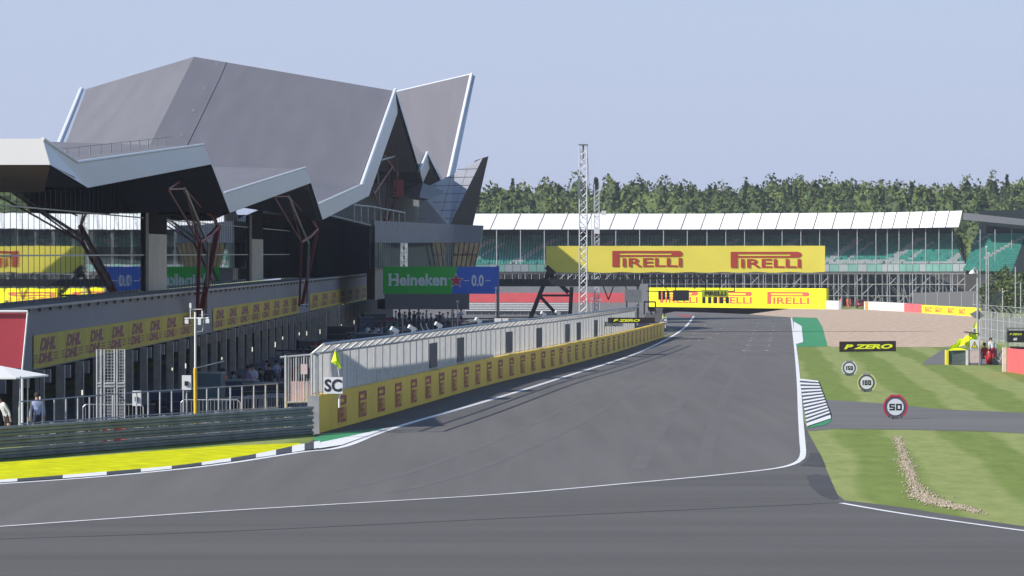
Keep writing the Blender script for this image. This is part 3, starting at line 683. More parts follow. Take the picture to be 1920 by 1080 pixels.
# ------------------------------------------------------------------ people
def person_mesh(pose, cols, name='person'):
    """one skinned body; cols = (skin, top, legs, shoes) materials"""
    bm = {}
    V = {'pel':(0,0,.95),'sp':(0,.01,1.15),'ch':(0,.01,1.36),'nk':(0,0,1.50),'hd':(0,-.02,1.60),'ht':(0,-.02,1.72)}
    for s, t in ((-1,'l'),(1,'r')):
        V['sh'+t] = (.17*s,.01,1.42); V['el'+t] = (.235*s,.03,1.14); V['wr'+t] = (.25*s,-.05,.90); V['ha'+t] = (.25*s,-.08,.80)
        V['hp'+t] = (.09*s,0,.90); V['kn'+t] = (.10*s,-.02,.50); V['an'+t] = (.105*s,.01,.09); V['to'+t] = (.12*s,-.15,.04)
    Rr_ = {'pel':.13,'sp':.125,'ch':.145,'nk':.055,'hd':.085,'ht':.07,'sh':.07,'el':.045,'wr':.032,'ha':.035,'hp':.095,'kn':.06,'an':.04,'to':.035}
    if pose == 'reach':
        V['elr'] = (.28,-.2,1.28); V['wrr'] = (.22,-.42,1.36); V['har'] = (.2,-.5,1.4)
    if pose == 'walk':
        V['knl'] = (-.10,-.22,.52); V['anl'] = (-.105,-.25,.12); V['tol'] = (-.12,-.41,.08); V['anr'] = (.105,.28,.14); V['tor'] = (.12,.16,.05); V['knr'] = (.1,.06,.5)
        V['wrl'] = (-.25,.12,.93); V['hal'] = (-.25,.15,.84); V['wrr'] = (.24,-.22,.98); V['har'] = (.23,-.3,.92)
    if pose == 'bend':
        for k in ('sp','ch','nk','hd','ht','shl','shr','ell','elr','wrl','wrr','hal','har'):
            x, y, z = V[k]; a = R(28); z0 = z-.95; V[k] = (x, y*math.cos(a)-z0*math.sin(a), .95+z0*math.cos(a)+y*math.sin(a))
    if pose == 'phone':
        for t, s in (('l',-1),('r',1)): V['wr'+t] = (.10*s,-.26,1.22); V['ha'+t] = (.06*s,-.32,1.28); V['el'+t] = (.25*s,-.05,1.15)
    if pose == 'sit':
        for t, s in (('l',-1),('r',1)): V['kn'+t] = (.12*s,-.42,.92); V['an'+t] = (.12*s,-.45,.50); V['to'+t] = (.13*s,-.6,.45)
    E = [('pel','sp'),('sp','ch'),('ch','nk'),('nk','hd'),('hd','ht')]
    for t in 'lr': E += [('ch','sh'+t),('sh'+t,'el'+t),('el'+t,'wr'+t),('wr'+t,'ha'+t),('pel','hp'+t),('hp'+t,'kn'+t),('kn'+t,'an'+t),('an'+t,'to'+t)]
    keys = list(V); me = bpy.data.meshes.new('p'); me.from_pydata([V[k] for k in keys], [(keys.index(a), keys.index(b)) for a, b in E], [])
    ob = bpy.data.objects.new('p', me); S.collection.objects.link(ob)
    md = ob.modifiers.new('s', 'SKIN'); md.use_smooth_shade = True
    if not me.skin_vertices: 
        bpy.context.view_layer.objects.active = ob; bpy.ops.mesh.customdata_skin_add() if hasattr(bpy.ops.mesh,'customdata_skin_add') else None
    for i, k in enumerate(keys):
        rr = Rr_.get(k, Rr_.get(k[:2])); me.skin_vertices[0].data[i].radius = (rr, rr*.8 if k in ('pel','sp','ch') else rr)
    me.skin_vertices[0].data[0].use_root = True
    ob.modifiers.new('b', 'SUBSURF').levels = 1
    dg = bpy.context.evaluated_depsgraph_get(); out = bpy.data.meshes.new_from_object(ob.evaluated_get(dg)); bpy.data.objects.remove(ob)
    out.name = name
    for m in cols: out.materials.append(m)
    near = lambda c: min(keys, key=lambda k: (Vector(V[k])-c).length - Rr_.get(k, Rr_.get(k[:2]))*.6)
    for p in out.polygons:
        k = near(p.center); k2 = k[:2]
        p.material_index = 0 if k in ('nk','hd','ht') or k2 in ('ha','wr') else 1 if k in ('sp','ch') or k2 in ('sh','el') else 3 if k2 in ('to',) or k2 == 'an' and p.center.z < .1 else 2
        p.use_smooth = True
    return out, V
hairm = mat('hair_dark', (.03,.02,.015), .8); shoe = mat('shoe_black', (.02,.02,.02), .6)
CL = {'white':mat('white_shirt', (.62,.62,.64), .8), 'blue':mat('pale_blue_shirt', (.36,.42,.62), .8), 'navy':mat('navy_cloth', (.02,.025,.06), .8), 'black':mat('black_cloth', (.02,.02,.022), .8),
      'orange':orange, 'grey':mat('grey_cloth', (.16,.16,.18), .8), 'red':mat('red_cloth', (.45,.03,.03), .8), 'lilac':mat('lilac_cloth', (.38,.26,.42), .8), 'yellow':mat('hi_vis_cloth', (.65,.8,.03), .8), 'teal':mat('teal_cloth', (.04,.14,.16), .8)}
_pc = {}
def person(x, y, z, rz, pose, top, legs, label, group=None, sc=1.0):
    key = (pose, top, legs)
    if key not in _pc: _pc[key] = person_mesh(pose, [skin, CL[top], CL[legs], shoe])
    me, V = _pc[key]; o = bpy.data.objects.new('person', me); S.collection.objects.link(o); o.location = (x, y, z); o.rotation_euler = (0,0,rz); o.scale = (sc,)*3
    tag(o, label, 'person', group)
    hk = 'h'+pose
    if hk not in _pc:
        h = MB(); c = Vector(V['ht']); n_ = 10; up = (Vector(V['ht'])-Vector(V['nk'])).normalized()
        h.lathe((0,0,0), [(.098,-.05),(.105,-.01),(.098,.05),(.07,.085),(.0,.10)], n_)
        Mq = up.to_track_quat('Z','Y').to_matrix(); c0 = Vector(V['hd']).lerp(c,.75)+Vector((0,.015,0))
        h.v = [tuple(Mq @ Vector(p)+c0) for p in h.v]; _pc[hk] = h.build('hair', hairm, smooth=True); ho = _pc[hk]; ho.parent = o; _pc[hk] = ho.data
    else:
        ho = bpy.data.objects.new('hair', _pc[hk]); S.collection.objects.link(ho); ho.parent = o
    return o
# two people by the tent on the left
person(W(15,700,140).x, 140, .0, R(-60), 'bend', 'white', 'black', 'person in white shirt bending forward under the white canopy at the left edge')
person(W(70,700,143).x, 143, -.1, R(200), 'stand', 'blue', 'navy', 'person in pale blue shirt with back turned beside the white canopy')
# marshals in orange at the gap of the far wall
for px, lb in ((1576,'marshal in orange overalls standing left in the far wall opening'),(1589,'marshal in orange overalls, middle of the three in the far wall opening'),(1594.5,'marshal in orange overalls, rightmost in the far wall opening')):
    person(W(px,577,752).x, 752, 0, random.uniform(0,6), 'stand' if px != 1589 else 'walk', 'orange', 'orange', lb, 'orange marshals in the far wall opening')

# ------------------------------------------------------------------ far grandstand
GS = thing('grandstand', 'long covered grandstand with white front roof and green seats across the end of the straight', 'grandstand', (40, 790, 0))
fab = mat('roof_fabric', (.80,.80,.80), .7, var=.04, scale=.2); dkroof = mat('roof_grey', (.10,.105,.12), .6)
seatg = mat('green_seat', (.07,.36,.29), .5, var=.25, scale=.8); seatw = mat('white_seat', (.45,.50,.49), .5)
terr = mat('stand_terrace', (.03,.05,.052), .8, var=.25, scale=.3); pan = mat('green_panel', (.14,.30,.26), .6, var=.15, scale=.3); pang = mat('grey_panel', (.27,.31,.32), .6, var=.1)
px_posts = [842+i*44.7 for i in range(11)]+[1326+i*35.2 for i in range(10)]+[1664,1686,1711.5,1736,1761,1786,1811]
px_posts = sorted(set([p for p in px_posts if p <= 1811])); px_posts = [p for i, p in enumerate(px_posts) if i == 0 or p-px_posts[i-1] > 15]
def sd(px): return 790 - max(0,(px-1320))*.045 - max(0,(px-1660))*.10
def SW(px, py, dd=0): return W(px, py, sd(px)+dd) if dd == 0 else Vector((W(px,py,sd(px)).x*(1+dd/790*0), sd(px)+dd, W(px,py,sd(px)).z))
pe = [842]+px_posts[1:]; lab = 0
for i in range(len(pe)-1):
    a, b = pe[i], pe[i+1]
    f = lambda px, z, dd, sx=0: Vector((W(px,500,sd(px)).x+sx, sd(px)+dd, z))
    zt = 17.25; zb = 14.25
    m_ = MB(); ga = .16
    m_.face([f(a,zb,0,ga-1.3), f(b,zb,0,-1.3), f(b,zt,6,0), f(a,zt,6,ga)]); rel(m_, GS).build('roof_fabric', fab, GS)
    m_ = MB(); m_.face([f(a,zt,6.02), f(b,zt,6.02), f(b,16.2,30), f(a,16.2,30)])
    m_.face([f(a,zb-.05,.1,-1.3), f(b,zb-.05,.1,-1.3), f(b,15.4,30), f(a,15.4,30)]); rel(m_, GS).build('roof_panel', dkroof, GS)
    m_ = MB(); m_.tube(f(a,0,.2), f(a,zb,.2), .10, 6); rel(m_, GS).build('post', steel, GS)
    # terrace deck and rear wall
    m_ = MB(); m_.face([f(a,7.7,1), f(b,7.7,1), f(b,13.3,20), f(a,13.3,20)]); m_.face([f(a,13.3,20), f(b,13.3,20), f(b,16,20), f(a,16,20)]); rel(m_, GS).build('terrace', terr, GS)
    n = max(2, int((b-a)/12)); 
    for k in range(n):
        p0, p1 = a+(b-a)*k/n, a+(b-a)*(k+1)/n; m_ = MB()
        m_.prism([f(p0,6.45,0,.05), f(p1,6.45,0,-.02), f(p1,7.75,0,-.02), f(p0,7.75,0,.05)], (0,.1,0))
        if k == 0 and False: pass
        if lab < 99: rel(m_, GS).build('front_panel', pan if random.random() < .6 else pang, GS); lab += 1
    m_ = MB(); m_.prism([f(a,6.1,-.1), f(b,6.1,-.1), f(b,6.42,-.1), f(a,6.42,-.1)], (0,1.2,0)); rel(m_, GS).build('deck_beam', mat('deck_edge', (.06,.06,.065), .7), GS)
# seats
sb = MB(); sb.box((0,0,.2), (.40,.08,.42)); sb.box((0,-.2,.02), (.40,.42,.06))
seat0 = sb.build('seat', seatg, GS); seat0.location = (0,0,-50); sbw = MB(); sbw.v, sbw.f, sbw.m = list(sb.v), list(sb.f), list(sb.m)
seatw_me = seat0.data.copy(); seatw_me.materials[0] = seatw; first = True; rest = MB(); cnt = 0
def white_seat(px, r):
    t = (px*1.0-6.2*r-20) % 117
    return 0 < t < 17 and r < 13 or 38 < t < 45 and 1 < r < 11
for r in range(15):
    px = 846+r*.3
    while px < 1808:
        dd = 1.6+r*1.22; z = 7.75+r*.36+.1; x = W(px,500,sd(px)).x; y = sd(px)+dd
        gap = False
        if not gap and not (1026 < px < 1545 and r < 9) :
            wh = white_seat(px, r)
            if (r in (0,1) and px > 1548 and cnt < 99 and int(px/5.2) % 1 == 0):
                o = seat0 if first else bpy.data.objects.new('seat', seat0.data)
                if not first: S.collection.objects.link(o); o.parent = GS
                if wh: o.data = seatw_me
                o.location = Vector((x,y,z))-GS.location; first = False; cnt += 1
            else:
                rest.cur = 1 if wh else 0; rest.box((x,y,z+.2), (.40,.10,.44))
        px += 5.3 if px < 1320 else (4.6 if px < 1660 else 3.8)
rel(rest, GS).build('seats', [seatg, seatw], GS, kind='stuff')
# scaffolding below
m_ = MB()
px = 846
while px < 1812:
    d0 = sd(px)
    for dd in (0,5,11):
        x = W(px,500,d0).x+dd*.1; m_.tube((x,d0+dd,0), (x,d0+dd,6.2+dd*.4), .055, 4)
    x = W(px,500,d0).x
    for k in range(3):
        dd = random.choice((0,5,11)); z = random.choice((0,2.1,4.1)); sg = random.choice((-1,1)); m_.tube((x,d0+dd,z), (x+sg*2.1,d0+dd,z+2.1), .05, 4)
    if random.random() < .5: m_.tube((x,d0,0), (x+random.uniform(-1,1),d0+11,6), .05, 4)
    px += 13+random.uniform(-2,2)
for zz in (2.0,4.1,6.0):
    for a, b in zip(pe, pe[1:]):
        for dd in (0,5): m_.tube((W(a,500,sd(a)).x,sd(a)+dd,zz), (W(b,500,sd(b)).x,sd(b)+dd,zz), .06, 4)
rel(m_, GS).build('scaffolding', mat('scaffold_tube', (.40,.40,.40), .5, .3, var=.2), GS)
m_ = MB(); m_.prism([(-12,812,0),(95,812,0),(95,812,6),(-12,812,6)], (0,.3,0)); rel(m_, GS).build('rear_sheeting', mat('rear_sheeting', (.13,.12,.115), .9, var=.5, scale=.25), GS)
# right hand bay that turns away
m_ = MB(); e0, e1 = W(1806,398.5,752), W(1975,417,690); e2 = W(1812,430,752)
m_.prism([e0, e1, W(1975,428,690), W(1806,412,752)], (3,14,0)); rel(m_, GS).build('side_roof', dkroof, GS)
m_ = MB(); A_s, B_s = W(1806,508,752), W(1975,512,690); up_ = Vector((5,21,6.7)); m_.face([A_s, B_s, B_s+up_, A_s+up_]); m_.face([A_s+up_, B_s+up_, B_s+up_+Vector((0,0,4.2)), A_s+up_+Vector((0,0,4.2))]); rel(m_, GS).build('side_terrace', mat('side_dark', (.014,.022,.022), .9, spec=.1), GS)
srm = MB()
for r in range(16):
    for k in range(30):
        p = W(1808,506,751).lerp(W(1900,509,717), k/30)+Vector((.3*r,1.3*r,.42*r+.12)); srm.cur = 1 if (k-r*2) % 23 in (0,1,2) and r > 4 else 0; srm.box(p, (.38,.1,.4))
rel(srm, GS).build('side_seats', [seatg, seatw], GS, kind='stuff')
for px in (1838,1866,1897): m_ = MB(); m_.tube(W(px,430,735), W(px,575,735), .09); rel(m_, GS).build('post', steel, GS)
# dark screen fence below the stand on the right
SF = thing('screen_fence', 'dark mesh screen fence behind the small yellow boards under the right of the grandstand', 'fence', W(1712,578,690))
m_ = MB(); m_.prism([W(1713,549,690), W(1850,545,640), W(1850,590,640), W(1713,578,690)], (0,.15,0)); rel(m_, SF).build('screen', mat('screen_mesh', (.12,.12,.125), .8, var=.1), SF)
for k in range(7): m_ = MB(); px = 1713+k*22.5; dd = 689.5-50*k/6; m_.tube(W(px,548.5,dd), W(px,580,dd), .05, 4); rel(m_, SF).build('post', steel, SF)

# ------------------------------------------------------------------ low walls at the far end
def lowwall(name, label, cat, px0, px1, d0, d1, h, m, logos=(), ly=(.2,.85), group=None, th=.5):
    a, b = W(px0,0,d0), W(px1,0,d1); a.z = b.z = 0; o = thing(name, label, cat, tuple(a), group=group)
    P = Plane(a, b-a, (0,0,1), .03); Lg = (b-a).length; m_ = MB(); m_.prism([P.p(0,0,0), P.p(Lg,0,0), P.p(Lg,h,0), P.p(0,h,0)], -P.n*th); rel(m_, o).build('board', m, o)
    for (lx0, lx1) in logos:
        t0, t1 = [(q-px0)/(px1-px0)*Lg for q in (lx0, lx1)]; m_ = MB(); tyre_logo(P, m_, t0, h*ly[0], t1, h*ly[1]); rel(m_, o).build('logo', mat('logo_coral', (.62,.11,.06), .6, var=.05), o)
    return o, P, Lg
lowwall('advertising_wall', 'tall bright yellow wall with three red tyre logos at the end of the straight', 'wall', 1217, 1549, 778, 724, 3.5, yelb, [(1239,1314),(1342,1416),(1444,1520)], (.22,.82))
lowwall('barrier_wall', 'short white wall right of the tall yellow advertising wall', 'wall', 1549.5, 1572, 723, 716, 1.45, white)
lowwall('barrier_wall', 'longer white wall right of the orange marshals', 'wall', 1620, 1695, 716, 672, 1.35, white)
lowwall('barrier_wall', 'coral red wall between the white wall and small yellow boards', 'wall', 1695.3, 1728, 671.5, 650, 1.3, pink)
lowwall('advertising_wall', 'low yellow wall with four small red tyre logos at the right below the grandstand', 'wall', 1728.3, 1833, 649.5, 590, 1.2, yelb, [(1735,1749),(1756,1769),(1780,1792),(1801,1812)], (.2,.8))
bx = MB(); bx.box((0,0,.7), (.9,.5,1.3)); bx.build('marker_block', mat('orange_block', (.75,.38,.1), .6), origin=None, label='small orange block in front of the longer white wall', cat='block').location = W(1627,0,714)*Vector((1,1,0)) if False else (W(1627,0,711.5).x, 711.2, 0)
lowwall('barrier_wall', 'coral red wall behind the pit entry, left of the lattice towers', 'wall', 845, 1182, 640, 640, 3.1, pink)
lowwall('barrier_wall', 'grey lower wall directly below the coral red wall behind the pit entry', 'wall', 845, 1182, 639, 639, 1.65, mat('grey_low', (.26,.25,.25), .8))
lowwall('retaining_wall', 'plain grey concrete wall behind the coral red wall', 'wall', 845, 1215, 668, 668, 4.3, mat('grey_wall', (.24,.24,.25), .8, var=.1, scale=.3))
AR = thing('guardrail', 'far white multi-beam guardrail below the coral red wall', 'guardrail', (W(875,0,590).x, 590, 0))
m_ = MB(); m_.prism([W(872,567.5,590.3), W(1066,567.5,590.3), W(1066,590,590.3), W(872,590,590.3)], (0,.1,0)); rel(m_, AR).build('backing', mat('armco_back', (.20,.20,.20), .7), AR)
for k in range(5): m_ = MB(); m_.prism([W(872,568.3+k*3.2,590), W(1066,568.3+k*3.2,590), W(1066,570.2+k*3.2,590), W(872,570.2+k*3.2,590)], (0,.1,0)); rel(m_, AR).build('beam', white, AR)
for k in range(14): m_ = MB(); px = 874+k*14.6; m_.tube(W(px,568,590.2), W(px,590,590.2), .07, 4); rel(m_, AR).build('post', steeld, AR)

# ------------------------------------------------------------------ big tyre banner over the track
BD = 425
BN = thing('overhead_banner', 'wide yellow banner with two red tyre logos spanning the track in front of the grandstand', 'banner', W(1024,511,BD))
P = Plane(W(1024,511,BD), (1,0,.0008), (0,0,1), .03); sx = FL/BD; Lg = 523/sx; H = 50/sx
m_ = MB(); NX = 40; NZ = 5
for i in range(NX):
    for j in range(NZ):
        def q(i, j): x = Lg*i/NX; y = H*j/NZ; return P.p(x, y+(.04*math.sin(i*1.3) if j in (0,) else 0)+(-.015*abs(math.sin(i*.9)) if j == NZ else 0), .018*math.sin(i*.8+j*1.1)*(.3+abs(j-2.5)/3))
        m_.face([q(i,j), q(i+1,j), q(i+1,j+1), q(i,j+1)])
rel(m_, BN).build('cloth', mat('yellow_overhead_banner', (.90,.76,.10), .55, var=.04, scale=.4), BN, smooth=True)
for (a, b, y0, y1) in ((1148,1280,471,501),(1370,1503,473,503)):
    m_ = MB(); P.pr = .05; tyre_logo(P, m_, (a-1024)/sx, (511-y1)/sx+.03, (b-1024)/sx, (511-y0)/sx+.03); rel(m_, BN).build('logo', logo, BN)
m_ = MB(); m_.prism([P.p(0,0,-.3), P.p(Lg,0,-.3), P.p(Lg,H,-.3), P.p(0,H,-.3)], (0,.9,0)); rel(m_, BN).build('box_truss', blackm, BN)
# start gantry below the banner
SG = thing('start_gantry', 'black steel start gantry legs and hanging light beam below the overhead banner', 'gantry', W(1030,600,BD))
def seg(name, pts, wpx, d, m=blackm, o=SG):
    m_ = MB()
    for (a, b) in zip(pts, pts[1:]):
        A, Bq = W(*a, d), W(*b, d); t = (Bq-A).normalized(); n_ = Vector((t.z,0,-t.x))*wpx/2*d/FL; m_.prism([A-n_, Bq-n_, Bq+n_, A+n_], (0,.5,0))
    rel(m_, o).build(name, m, o)
seg('leg', [(1029,509),(991,606)], 8, BD-1); seg('leg', [(1026,509),(1066,549)], 8, BD-1.6); seg('brace', [(1012,555),(1041,586)], 6, BD-.4); seg('leg', [(1072,538),(1068,606)], 7, BD-.9)
seg('tie_beam', [(1011,554),(1071,554)], 4, BD+.2); seg('corner_shade', [(1024,500),(1040,514)], 9, BD-2.2)  # black corner piece stands in for a shadow on the banner
for a, b in (((1121,511),(1141,562)),((1160,511),(1141,562)),((1160,511),(1178,548))): seg('hanger', [a,b], 2.0, BD)
seg('light_beam', [(1204,522),(1378,522)], 3.4, BD); seg('light_beam', [(1213,546),(1378,546)], 2.0, BD+.7)
for px, y in ((1204,522),(1267,545),(1303,543),(1323,545),(1350,543),(1377,546)): seg('hanger', [(px,511),(px,y)], 1.6, BD+1.3)
seg('hanger', [(1225,513),(1252,545)], 1.4, BD+1.9)
seg('light_box', [(1262,554),(1292,554)], 20, BD-1.2)
for px in (1237,1245,1253): seg('lamp_unit', [(px,546),(px,562)], 5, BD-.8)
for px in (1320,1331,1342,1353,1364): seg('lamp_unit', [(px,557),(px,569)], 6, BD-1.5)
SB = thing('light_sign', 'small green yellow sign with tyre maker name above the start lights', 'sign', W(1316,557,BD-1.5))
P = Plane(W(1316,557,BD-1.5), (1,0,0), (0,0,1), .03); sx2 = FL/(BD-1.5); m_ = MB(); m_.prism([P.p(0,0,0), P.p(50/sx2,0,0), P.p(50/sx2,14/sx2,0), P.p(0,14/sx2,0)], (0,.4,0)); rel(m_, SB).build('panel', mat('lime_board', (.40,.46,.02), .5), SB)
m_ = MB(); P.text(m_, 'PIRELLI', 5/sx2, 3/sx2, 45/sx2, 11/sx2, .04); rel(m_, SB).build('lettering', mat('dark_letter', (.04,.03,.02), .6), SB)

# ------------------------------------------------------------------ beer board on its gantry beam
HD = 400; sx = FL/HD
HG = thing('pit_gantry', 'black horizontal beam carrying the green and blue board over the pit lane', 'gantry', W(935,531,HD))
m_ = MB(); m_.prism([W(934,537,HD+.5), W(1200,537,HD+.5), W(1200,524,HD+.5), W(934,523,HD+.5)], (0,.8,0)); rel(m_, HG).build('beam', blackm, HG)
m_ = MB(); m_.tube(W(934,498,HD+.4), W(934,612,HD+.4), .13); rel(m_, HG).build('post', steeld, HG)
m_ = MB(); m_.tube(W(1196,537,HD+.8), W(1196,610,HD+.8), .13); rel(m_, HG).build('post', steeld, HG)
HB = thing('advertising_board', 'green and blue advertising board with white lettering and a red star over the pit lane', 'board', W(718,551,HD))
P = Plane(W(718,551,HD), (1,0,.0), (0,0,1), .03); Lw, Hh = 217/sx, 51/sx
def grn(n_, c): return mat(n_, c, .5, var=.03, scale=.5)
m_ = MB(); m_.prism([P.p(0,.0,0), P.p(128/sx,0,0), P.p(140/sx,Hh,0), P.p(0,Hh,0)], (0,.3,0)); rel(m_, HB).build('green_panel', grn('beer_green', (.0,.50,.025)), HB)
m_ = MB(); m_.prism([P.p(128/sx,0,0), P.p(Lw,0,0), P.p(Lw,Hh,0), P.p(140/sx,Hh,0)], (0,.3,0)); rel(m_, HB).build('blue_panel', grn('beer_blue', (.02,.14,.66)), HB)
m_ = MB(); P.text(m_, 'Heineken', 11/sx, 15/sx, 120/sx, 38/sx, .032)
# slab serifs on the upright strokes
for cx in (13.5,25): P.rect(m_, (cx-3.2)/sx, 15/sx, (cx+3.2)/sx, 17/sx, .034); P.rect(m_, (cx-3.2)/sx, 36/sx, (cx+3.2)/sx, 38/sx, .034)
rel(m_, HB).build('lettering', mat('white_letter', (.8,.86,.85), .5, var=.02), HB); m_ = MB()
P.text(m_, '0.0', 166/sx, 14/sx, 189/sx, 36/sx, .03); P.rect(m_, 152/sx, 24/sx, 162/sx, 25.5/sx); P.rect(m_, 192/sx, 24/sx, 202/sx, 25.5/sx)
rel(m_, HB).build('lettering', mat('white_letter', (.8,.86,.85), .5, var=.02), HB)
def star(mb, cx, cy, r, h):
    pts = []
    for k in range(10):
        t = math.pi/2+k*math.pi/5; q = r if k % 2 == 0 else r*.42; pts.append((cx+q*math.cos(t), cy+q*math.sin(t)))
    for k in range(10): P.quad(mb, [(cx,cy), pts[k], pts[(k+1) % 10]], h)
m_ = MB(); star(m_, 137/sx, 24.5/sx, 15.5/sx, .04); rel(m_, HB).build('star_edge', MATS['white_letter'], HB)
m_ = MB(); star(m_, 137/sx, 24.5/sx, 13/sx, .05); rel(m_, HB).build('star', mat('star_red', (.62,.01,.03), .5), HB)

# ------------------------------------------------------------------ lattice towers
def tower(label, px, d, ytop, wpx, hb=0):
    x = W(px,0,d).x; w2 = wpx/2*d/FL; H = CH-(ytop-HY)*d/FL; o = thing('lattice_tower', label, 'tower', (x,d,0), group='lattice towers by the pit wall')
    al = mat('tower_aluminium', (.58,.59,.62), .4, .4, var=.08); m_ = MB()
    cs = [(-w2,-w2),(w2,-w2),(w2,w2),(-w2,w2)]
    for cx, cy in cs: mm = MB(); mm.tube((cx,cy,0), (cx,cy,H), .05, 6); mm.build('leg', al, o)
    st_ = w2*1.9; n = int(H/st_)
    for k in range(n):
        z = k*st_
        for q in range(4):
            (ax, ay), (bx_, by) = cs[q], cs[(q+1) % 4]
            m_.tube((ax,ay,z) if k % 2 == 0 else (bx_,by,z), (bx_,by,z+st_) if k % 2 == 0 else (ax,ay,z+st_), .028, 4)
            if k % 3 == 0: m_.tube((ax,ay,z), (bx_,by,z), .028, 4)
    m_.build('lattice', al, o)
    return o, w2, H
o, w2, H = tower('tall slim aluminium lattice tower in front of the yellow overhead banner', 1093.5, 300, 271, 14)
m_ = MB(); m_.box((0,0,H-.02), (w2*2.5,w2*2.5,.08)); m_.box((0,0,H-.5), (.12,.12,1.0)); m_.build('head', steeld, o)
m_ = MB(); m_.box((-w2-.06,-w2,H-3.0), (.12,.2,1.6)); m_.build('side_box', steeld, o)
m_ = MB(); m_.tube((w2,0,H), (w2+.35,0,H-6), .01, 4); m_.build('cable', blackm, o)
o, w2, H = tower('shorter thinner lattice tower just right of the tall one', 1119, 480, 346, 9)
m_ = MB(); m_.box((0,-w2-.2,H-5.2), (.6,.35,.7)); m_.box((w2+.5,-.2,H-3.2), (.5,.3,.5)); m_.tube((w2,0,H-3.2),(w2+.5,0,H-3.2),.04); m_.build('aerial_box', white, o)

# ------------------------------------------------------------------ marker boards and painted name board
def disc_board(label, num, px, ybase, dia, ringm):
    d = CH*FL/(ybase-HY); r = dia/2*d/FL; x = W(px,0,d).x; o = thing('distance_board', label, 'distance board', (x,d,0), rz=0, group='round braking distance boards')
    zc = r*.97; P = Plane((0,0,zc), (1,0,0), (0,0,1), .0)
    def disc(mb, r0, r1, h, a0=0, a1=360, th=.03):
        n = 40
        for i in range(n):
            t0, t1 = R(a0+(a1-a0)*i/n), R(a0+(a1-a0)*(i+1)/n)
            q = [(r1*math.cos(t0),r1*math.sin(t0)),(r1*math.cos(t1),r1*math.sin(t1)),(r0*math.cos(t1),r0*math.sin(t1)),(r0*math.cos(t0),r0*math.sin(t0))]
            P.quad(mb, q, h) if r0 > 0 else P.quad(mb, [q[0],q[1],(0,0)], h)
            if th: a, b = P.p(*q[0],h), P.p(*q[1],h); mb.face([a, a+Vector((0,th,0)), b+Vector((0,th,0)), b])
    m_ = MB(); disc(m_, 0, r*.99, 0, th=.06); m_.build('backing', mat('board_charcoal', (.10,.10,.115), .5), o)
    m_ = MB(); disc(m_, r*.86, r*.99, .012, -52, 232, 0); m_.build('ring', ringm, o)
    m_ = MB(); P.rect(m_, -r*.42, r*.83, r*.42, r*.99, .02); m_.build('maker_plate', mat('plate_grey', (.3,.3,.3), .5) if num != '50' else ringm, o)
    m_ = MB(); disc(m_, 0, r*.66, .016, th=0); m_.build('face', mat('board_white', (.68,.71,.74), .5, var=.03), o)
    # squared digits
    def digit(mb, c, x0, w_, y0, h_):
        t = .24*h_; 
        R_ = lambda a, b, c_, e: P.rect(mb, x0+a*w_, y0+b*h_, x0+c_*w_, y0+e*h_, .022)
        k = t/w_; v = t/h_*.95
        if c == '1': R_(.5-k/2,0,.5+k/2,1)
        if c == '0': R_(0,0,k,1); R_(1-k,0,1,1); R_(k,0,1-k,v); R_(k,1-v,1-k,1)
        if c == '5': R_(0,1-v,1,1); R_(0,.5-v/2,k,1-v); R_(k,.5-v/2,1,.5+v/2); R_(1-k,v,1,.5-v/2); R_(0,0,1,v)
    m_ = MB(); ws = {'1':.28,'0':.5,'5':.48}; sc = r*.62; tot = sum(ws[c] for c in num)+.10*(len(num)-1); sc2 = min(sc, r*1.06/tot) if len(num) > 2 else r*.92; xx = -tot*sc2/2
    hh = .52*r
    for c in num: digit(m_, c, xx, ws[c]*sc2, -hh/2, hh); xx += (ws[c]+.10)*sc2
    m_.build('number', mat('number_black', (.012,.012,.015), .5), o)
    m_ = MB()
    for s_ in (-1,1): m_.box((s_*r*.35,.12,.06), (.06,.3,.12)); m_.tube((s_*r*.35,.26,.0), (s_*r*.35,.05,r), .02)
    m_.build('foot', steeld, o)
disc_board('largest round board reading 50 with red ring, on the escape road edge', '50', 1679, 786, 47, mat('ring_red', (.55,.04,.09), .5))
disc_board('middle round board reading 100 with pale yellow ring on the grass', '100', 1625, 735, 36, mat('ring_yellow', (.62,.62,.22), .5))
disc_board('smallest round board reading 150 with white ring on the grass', '150', 1592.5, 704.5, 29.5, mat('ring_white', (.7,.72,.74), .5))
def name_board(label, px0, px1, yb, yt, d, txt, x0, x1, tilt=0, colr=(.80,.85,.02)):
    o = thing('name_board', label, 'board', W(px0,yb,d)); P = Plane((0,0,0), (1,0,tilt), (0,0,1), .02); s_ = d/FL; L_, H_ = (px1-px0)*s_, (yb-yt)*s_
    m_ = MB(); m_.prism([P.p(0,0,0),P.p(L_,0,0),P.p(L_,H_,0),P.p(0,H_,0)], (0,.18,0)); m_.build('panel', mat('board_black', (.022,.014,.014), .5), o)
    m_ = MB(); P.text(m_, txt, L_*x0, H_*.26, L_*x1, H_*.72, .05, .25); m_.build('lettering', mat('lime_letter', colr, .5, var=.02), o); return o
name_board('black board with lime lettering standing on the grass beside the gravel', 1574, 1680, 660, 640.5, 312, 'P ZERO', .08, .94, .012)
name_board('black board with lime lettering on top of the pit wall fence end', 1140, 1228, 606, 595.5, 292, 'P ZERO', .11, .68)

